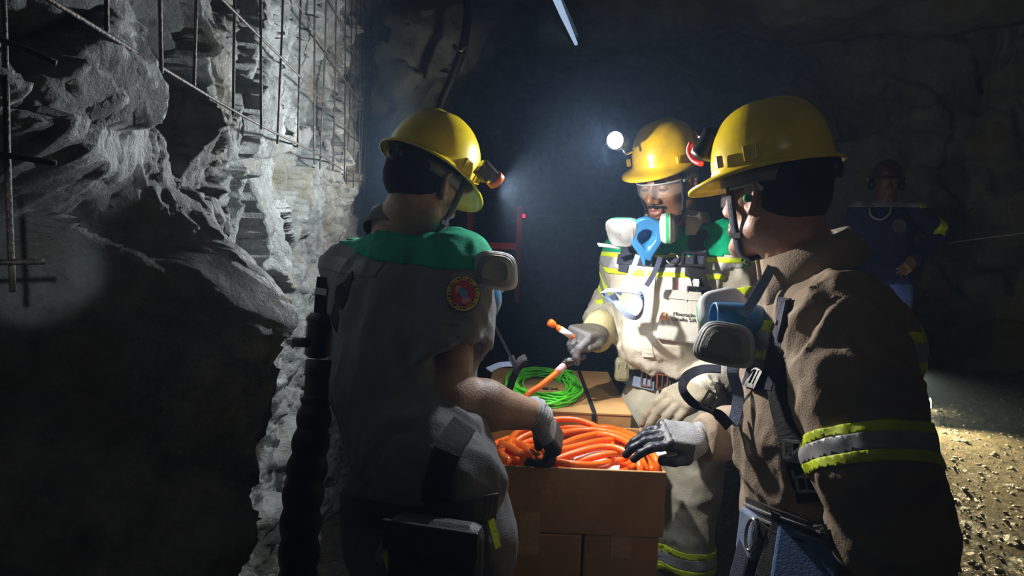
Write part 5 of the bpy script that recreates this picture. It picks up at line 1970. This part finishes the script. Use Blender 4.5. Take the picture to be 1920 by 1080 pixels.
for y0, y1, m_, nm_ in ((0.835, 0.905, M['hivis'], 'lime_band'), (0.905, 1.02, M['reflect'], 'reflective_band'), (1.02, 1.09, M['hivis'], 'lime_band')):
    strip_of(nm_, jv, jf, [(shL + d * y0, -d), (shL + d * y1, d)], axis_pred(shL, shL + d * 1.3, 0.118), 0.003, m_, jc)
pcr = not_arms((shL, elL, -0.6, 0.125), (shR, elR, 0.1, 0.09))
for y0, y1, m_, nm_ in ((606, 626, M['hivis'], 'lime_band'), (626, 660, M['reflect'], 'reflective_band'), (660, 680, M['hivis'], 'lime_band')):
    strip_of(nm_, jv, jf, [(P(1450, y0, 1.2), (0.0, 0, 1.0)), (P(1450, y1, 1.2), (0.0, 0, -1.0))], pcr, 0.003, m_, jc)
collar('collar', neck + np.array([0, 0, 0.016]), unit([-1, 0.25, 0]), 0.080, 0.068, 0.36, M['cloth_brown'], jc, 0.5, 24)
strap_px('shoulder_seam', bvC, [(1490, 618), (1500, 590), (1530, 566), (1566, 556)], 0.006, 0.003, M['cloth_brown'], jc, 0.002)
# harness down the chest
strap_px('harness_strap', bvC, [(1478, 560), (1470, 600), (1462, 650), (1455, 700)], 0.045, 0.005, M['web_navy'], pc_, 0.006)
strap_px('harness_strap', bvC, [(1462, 700), (1474, 760), (1490, 820), (1512, 890), (1528, 940)], 0.052, 0.005, M['web_black'], pc_, 0.006)
strap_px('harness_strap', bvC, [(1402, 706), (1425, 712), (1455, 716)], 0.035, 0.005, M['web_navy'], pc_, 0.005)
for (x, y) in ((1492, 842), (1502, 872), (1512, 900)):
    r_ = hit(bvC, x, y)
    if r_ is not None:
        buckle('ladder_buckle', r_[0] + r_[1] * 0.012, surf_R(r_[1], unit([-0.25, 0, 1])), 0.028, 0.026, M['reflect'], pc_, 0.0045)
r_ = hit(bvC, 1424, 712)
if r_ is not None:
    buckle('buckle', r_[0] + r_[1] * 0.010, surf_R(r_[1]), 0.022, 0.034, M['black'], pc_, 0.007)
# trousers and belts
hipsC = [pelvis - sideC * 0.09 - np.array([0, 0, 0.10]), pelvis + sideC * 0.09 - np.array([0, 0, 0.10])]
gR = [float(floor_h(h_[0], h_[1])) for h_ in hipsC]
tr, tv, tf, kn, an = legs_obj(pc_, hipsC, M['cloth_brown'], gR, 0.102, fC, None, 29.0, pelvis - np.array([0, 0, 0.035]), (0.150, 0.116), sideC)
bvT = bvh_of(np.vstack([tv, jv]), np.vstack([tf, jf + len(tv)]))
strap_px('belt', bvT, [(1406, 950), (1450, 966), (1500, 984), (1560, 1006)], 0.036, 0.005, M['leather'], pc_, 0.006)
strap_px('belt_edge', bvT, [(1404, 944), (1450, 960), (1500, 976), (1552, 996)], 0.004, 0.003, M['reflect'], pc_, 0.010)
strap_px('belt_edge', bvT, [(1408, 962), (1450, 978), (1500, 996), (1552, 1014)], 0.004, 0.003, M['reflect'], pc_, 0.010)
strap_px('belt_loop', bvT, [(1460, 952), (1463, 975), (1466, 1000)], 0.014, 0.004, M['leather'], pc_, 0.012)
strap_px('hip_strap', bvT, [(1412, 978), (1450, 1000), (1500, 1020), (1560, 1040)], 0.03, 0.004, M['web_black'], pc_, 0.010)
for (x, y, w_, h_, m_) in ((1420, 1000, 0.026, 0.040, M['web_blue']), (1410, 1050, 0.020, 0.050, M['web_navy']), (1515, 1050, 0.050, 0.048, M['denim']), (1460, 1040, 0.018, 0.050, M['web_black'])):
    r_ = hit(bvT, x, y)
    if r_ is not None:
        box('tool_holder', r_[0] + r_[1] * 0.014, (w_, h_, 0.012), m_, pc_, surf_R(r_[1]), 0.006)
r_ = hit(bvT, 1436, 1004)
if r_ is not None:
    Rr = surf_R(r_[1])
    tube('carabiner', [r_[0] + r_[1] * 0.030 + Rr @ np.array([0.014 * math.cos(x), 0.028 * math.sin(x), 0]) for x in np.linspace(0, 2 * np.pi, 24, endpoint=False)], 0.003, M['steel'], pc_, 8, True)
# radio cord loop behind the back
tube('cord', catmull([P(1728, 720, 1.30), P(1735, 760, 1.30), P(1733, 800, 1.30), P(1722, 830, 1.29)], 14), 0.005, M['black_rubber'], pc_, 8)
# right glove lying on the cable
HgC = yz_frame(wrR + unit(wrR - elR) * 0.012, unit(P(1200, 806, 1.49) - wrR + np.array([0, 0, 0.0])), unit([0.0, -0.42, 0.90]), 0.95)
glove('glove', HgC, -1, [(16, 26, 22), (18, 28, 22), (20, 30, 22), (24, 30, 22)], [(0.020, 0.012, -0.010), (0.048, 0.040, -0.022), (0.052, 0.070, -0.030), (0.048, 0.096, -0.036)],
      [M['glove_knit'], M['glove_coat']], lambda C, n: (C[:, 1] > 0.085) | (n[:, 2] < -0.15) & (C[:, 1] > -0.005) | (C[:, 0] < -0.040) & (C[:, 1] > 0.03), pc_, cuff=0.035, wrist_r=(0.036, 0.031), fat=1.05, splay=0.7)
cuff_ring('glove_cuff', wrR + unit(wrR - elR) * 0.0, wrR - elR, [0, 0, 1], 0.0385, 0.020, M['glove_knit'], pc_, 3, 0.0012)
cuff_ring('sleeve_cuff', wrR - unit(wrR - elR) * 0.034, wrR - elR, [0, 0, 1], 0.049, 0.055, M['cloth_brown'], pc_, 8, 0.0022)
# left glove
HgCL = yz_frame(wrL, unit(wrL - elL), unit([0.3, -1.0, 0.2]), 1.0)
glove('glove', HgCL, 1, [(20, 30, 20)] * 4, [(0.020, 0.020, -0.010), (0.046, 0.050, -0.020), (0.048, 0.078, -0.030), (0.040, 0.100, -0.036)],
      [M['glove_coat']], None, pc_, cuff=0.03)
# helmet
HhC = Frame(HC.p(0, -0.004, 0.010), [-0.82, 0.57], 12, 0, 1.0)
hC = helmet(HhC, 'glossy yellow safety helmet with chin strap of the nearest man', M['yellow'], sc=1.0, peak=0.050)
pts = [HhC.o + HhC.R @ np.array([-0.037, -0.031 - 0.036 * x, 0.046 + 0.114 - 0.020 * x]) for x in np.linspace(0, 1, 8)]
v, f = ribbon_geo(pts, [HhC.R @ np.array([-0.35, -0.3, 0.9])] * 8, 0.016, 0.004)
obj('vent_strip', v, f, M['black_rubber'], hC)
lpC = P(1318, 292, 1.32)
axC = unit(P(1110, 760, 1.75) - lpC)
cap_lamp(hC, lpC, axC, up_of(HhC), True, 0.055, 0.022, lens_mat=emit('lamp_soft', (1.0, 0.97, 0.9), 6.0))
v, f = ribbon_geo(catmull([P(1316, 258, 1.33), P(1330, 254, 1.34), P(1346, 250, 1.34)], 6), [(0, -0.3, 1.0)] * 6, 0.02, 0.004)
obj('lamp_clip', v, f, M['white_plastic'], hC, smooth=False)
tube('lamp_cable', catmull([P(1296, 268, 1.40), P(1292, 284, 1.40), P(1300, 300, 1.39), P(1316, 308, 1.37)], 16), 0.0055, M['red'], hC, 10)
chin_strap(HC, hC, M['web_navy'])
sl = HC.p(-0.0905, -0.002, 0.0)
v, f = lathe_geo([(0.007, 0), (0.008, 0.004), (0.006, 0.010), (0.003, 0.013)], HC.p(-0.083, 0.001, -0.004), rot_to(HC.R @ np.array([-1.0, 0, 0])), 12)
tag(obj('ear_plug', v, f, M['flag_green']), 'small green foam plug in the ear of the nearest man', 'ear plug')
glasses(HC, 'clear safety glasses under the nearest helmet peak')
spot('cap_lamp_light', lpC + axC * 0.012, P(1120, 760, 1.85), 5, 60, 0.8, (1.0, 0.97, 0.92), 0.015)
# respirator in front of his chest
HrC = yz_frame(P(1372, 598, 1.26), unit([0.9, 0.1, -0.25]), unit([0.05, 0.0, -1.0]))
rsC = thing('respirator', HrC.p(0, 0, 0), 'half face respirator with big grey filters at the chest of the nearest man', 'respirator', 'half face respirators hanging at the chest')
cartridge(rsC, P(1360, 645, 1.20), unit([-0.28, -1.0, 0.12]), unit([0.12, 0.0, 1.0]), 0.050, 0.038)
cartridge(rsC, P(1352, 578, 1.33), unit([0.12, 0.80, -0.45]), unit([-0.25, 0.35, 1.0]), 0.048, 0.034)
S = Sdf()
q0, q1 = P(1336, 596, 1.27), P(1410, 604, 1.27)
S.cap(q0, q1, 0.030, 0.034, 0.01)
S.cap(P(1372, 640, 1.22), P(1362, 585, 1.32), 0.022, 0.022, 0.02)
S.cap(P(1380, 610, 1.27), P(1388, 668, 1.26), 0.028, 0.016, 0.02)
S.cap(q0 + unit(q0 - q1) * 0.03, q0 * 0.6 + q1 * 0.4, 0.026, 0.024, 0.005, 's')
S.cut(q0, q0 - q1, 0.06)
v, f = S.mesh(0.003)
obj('facepiece', v, f, M['silicone'], rsC)
cd = -ray(1370, 620)
strand('strap', [P(1392, 592, 1.235), P(1412, 565, 1.23), P(1432, 530, 1.22), P(1448, 500, 1.22)], [cd], 0.017, M['web_blue'], rsC)
strand('strap', [P(1388, 590, 1.30), P(1408, 560, 1.31), P(1430, 525, 1.31)], [cd], 0.015, M['web_blue'], rsC)
strand('strap', [P(1376, 672, 1.25), P(1374, 700, 1.25), P(1384, 740, 1.25), P(1380, 775, 1.25), P(1372, 796, 1.25)], [(-0.8, -0.8, 0.1)], 0.022, M['web_blue'], rsC)
strand('strap', [P(1352, 692, 1.26), P(1318, 692, 1.27), P(1288, 706, 1.28), P(1280, 730, 1.28), P(1300, 756, 1.27), P(1330, 768, 1.26), P(1350, 780, 1.25), P(1368, 800, 1.25)],
       [(-0.2, -0.5, 0.8), (0, -0.6, 0.8), (-0.5, -0.7, 0.5), (-0.9, -0.5, 0), (-0.3, -0.8, -0.5), (0, -0.7, -0.7), (0.3, -0.9, -0.3), (0.3, -0.9, 0)], 0.020, M['web_navy'], rsC, 0.0022, 40)
buckle('strap_buckle', P(1332, 752, 1.255), surf_R(-ray(1332, 752), (0.5, 0, 1)), 0.022, 0.030, M['grey_plastic'], rsC, 0.005)

# =================================================================== miner D: far, navy jacket, hand on hip
dD = 4.9
pelvis = P(1660, 530, dD)
belly, chest, neck = P(1658, 490, dD), P(1656, 425, dD), P(1662, 380, dD)
shR, shL = P(1612, 402, dD), P(1712, 400, dD)
sideD = unit([shR[0] - shL[0], shR[1] - shL[1], 0])
elL, wrL = P(1766, 438, dD + 0.05), P(1712, 488, dD - 0.10)
elR, wrR = P(1603, 470, dD + 0.05), P(1612, 540, dD - 0.02)
gD = float(floor_h(pelvis[0], pelvis[1]))
pd = thing('person', (pelvis[0], pelvis[1], gD), 'far miner in navy jacket and blue jeans, hand on hip in the dark', 'person')
HD = Frame(P(1662, 345, dD), [-0.25, -0.97], 4, 0, 0.94)
S = Sdf()
head_sdf(S, HD)
neck_sdf(S, HD, neck)
body_core(S, pelvis, belly, chest, neck, sideD)
for a, b, c in ((shR, elR, wrR), (shL, elL, wrL)):
    S.cap(a, b, 0.05, 0.045, 0.03)
    S.cap(b, c, 0.045, 0.028, 0.02)
hv, hf = S.mesh(0.007)
obj('body', hv, hf, M['skin_d'], pd)
S = jacket_sdf(pelvis - np.array([0, 0, 0.0]), belly, chest, neck, shR, shL, sideD, (0.185, 0.13), (0.19, 0.135), (0.20, 0.135),
               [[(shL, 0.075), (elL, 0.07), (wrL, 0.052)], [(shR, 0.08), (elR, 0.072), (wrR, 0.055)]], 41.0, 0.008)
S.cut(wrL, wrL - elL, 0.07)
S.cut(pelvis - np.array([0, 0, 0.0]), (0, 0, -1), 0.3)
jv, jf = S.mesh(0.011)
jd = obj('jacket', jv, jf, M['cloth_navy'], pd)
tors = not_arms((shL, elL, 0.1, 0.095), (shR, elR, 0.1, 0.095))
zb = P(1660, 404, dD)[2]
strip_of('reflective_band', jv, jf, [(np.array([0, 0, zb - 0.022]), (0.03, 0, -1.0)), (np.array([0, 0, zb + 0.022]), (-0.03, 0, 1.0)), (P(1630, 400, dD), sideD)][0:2], tors, 0.004, M['reflect'], jd)
strip_of('lime_band', jv, jf, [(np.array([0, 0, zb - 0.028]), (0.03, 0, -1.0)), (np.array([0, 0, zb + 0.028]), (-0.03, 0, 1.0)), (P(1712, 404, dD), -sideD), (P(1724, 404, dD), sideD)][0:2] + [(P(1711, 404, dD), sideD)], tors, 0.006, M['hivis'], jd)
strip_of('lime_band', jv, jf, [(shL + (elL - shL) * 0.62, shL - elL), (shL + (elL - shL) * 0.86, elL - shL)], axis_pred(shL, elL, 0.1), 0.004, M['hivis'], jd)
strip_of('lime_band', jv, jf, [(shR + (elR - shR) * 0.62, shR - elR), (shR + (elR - shR) * 0.86, elR - shR)], axis_pred(shR, elR, 0.1), 0.004, M['hivis'], jd)
bvD = bvh_of(jv, jf)
r_ = hit(bvD, 1686, 424)
layered('chest_patch', [(circ(0.05, 24), 0.002, 0.006, 0)], r_[0], surf_R(r_[1]), jd, [M['grey_dark']])
HgD = yz_frame(wrL, unit(wrL - elL + np.array([0, -0.04, -0.06])), unit([0.5, -0.8, 0.3]), 1.0)
v, f = hand_geo(HgD, 1, [(20, 25, 20)] * 4, [(0.020, 0.020, -0.010), (0.046, 0.050, -0.020), (0.05, 0.078, -0.02), (0.046, 0.10, -0.02)], 0.005, fat=0.95)
obj('hand', v, f, M['skin_a'], pd)
HgD2 = yz_frame(wrR, unit([0.05, -0.1, -1.0]), unit([-0.6, -0.8, 0]), 1.0)
v, f = hand_geo(HgD2, -1, [(20, 25, 20)] * 4, [(0.020, 0.020, -0.010), (0.046, 0.050, -0.020), (0.05, 0.078, -0.02), (0.046, 0.10, -0.02)], 0.005, fat=0.95)
obj('hand', v, f, M['skin_d'], pd)
hipsD = [pelvis - sideD * 0.09 - np.array([0, 0, 0.06]), pelvis + sideD * 0.09 - np.array([0, 0, 0.06])]
gR = [float(floor_h(h_[0], h_[1])) for h_ in hipsD]
legs_obj(pd, hipsD, M['denim'], gR, 0.095, [-0.2, -1, 0], None, 47.0, pelvis - np.array([0, 0, 0.05]), (0.17, 0.12), sideD)
hD = helmet(Frame(HD.p(0, 0, 0.0), [-0.25, -0.97], 2, 0, 1.0), 'dark safety helmet of the far miner in navy', mat('helmet_dark', (0.10, 0.03, 0.02), 0.4, var=0.3, vscale=8), None, peak=0.05)
em = thing('ear_muffs', HD.p(0, 0, -0.01), 'dark ear muffs over the ears of the far miner', 'ear muffs')
for s in (-1, 1):
    v, f = lathe_geo([(0.030, 0.0), (0.038, 0.005), (0.036, 0.028), (0.022, 0.036)], HD.p(s * 0.088, -0.002, -0.005), rot_to(HD.R @ np.array([s, 0, 0.0])), 18)
    obj('ear_cup', v, f, M['black'], em)
    tube('arm', [HD.p(s * 0.125, 0, 0.0), HD.p(s * 0.137, 0, 0.03), HD.p(s * 0.122, 0, 0.055)], 0.004, M['steel'], em, 6)
rsD = thing('neck_strap', P(1655, 405, dD - 0.14), 'pale strap hanging round the neck of the far miner', 'strap')
v, f = tube_geo(catmull([P(1630, 390, dD - 0.10), P(1634, 405, dD - 0.15), P(1652, 412, dD - 0.17), P(1668, 400, dD - 0.15), P(1672, 384, dD - 0.08)], 20), 0.007, 8)
obj('strap', v, f, M['grey_plastic'], rsD)
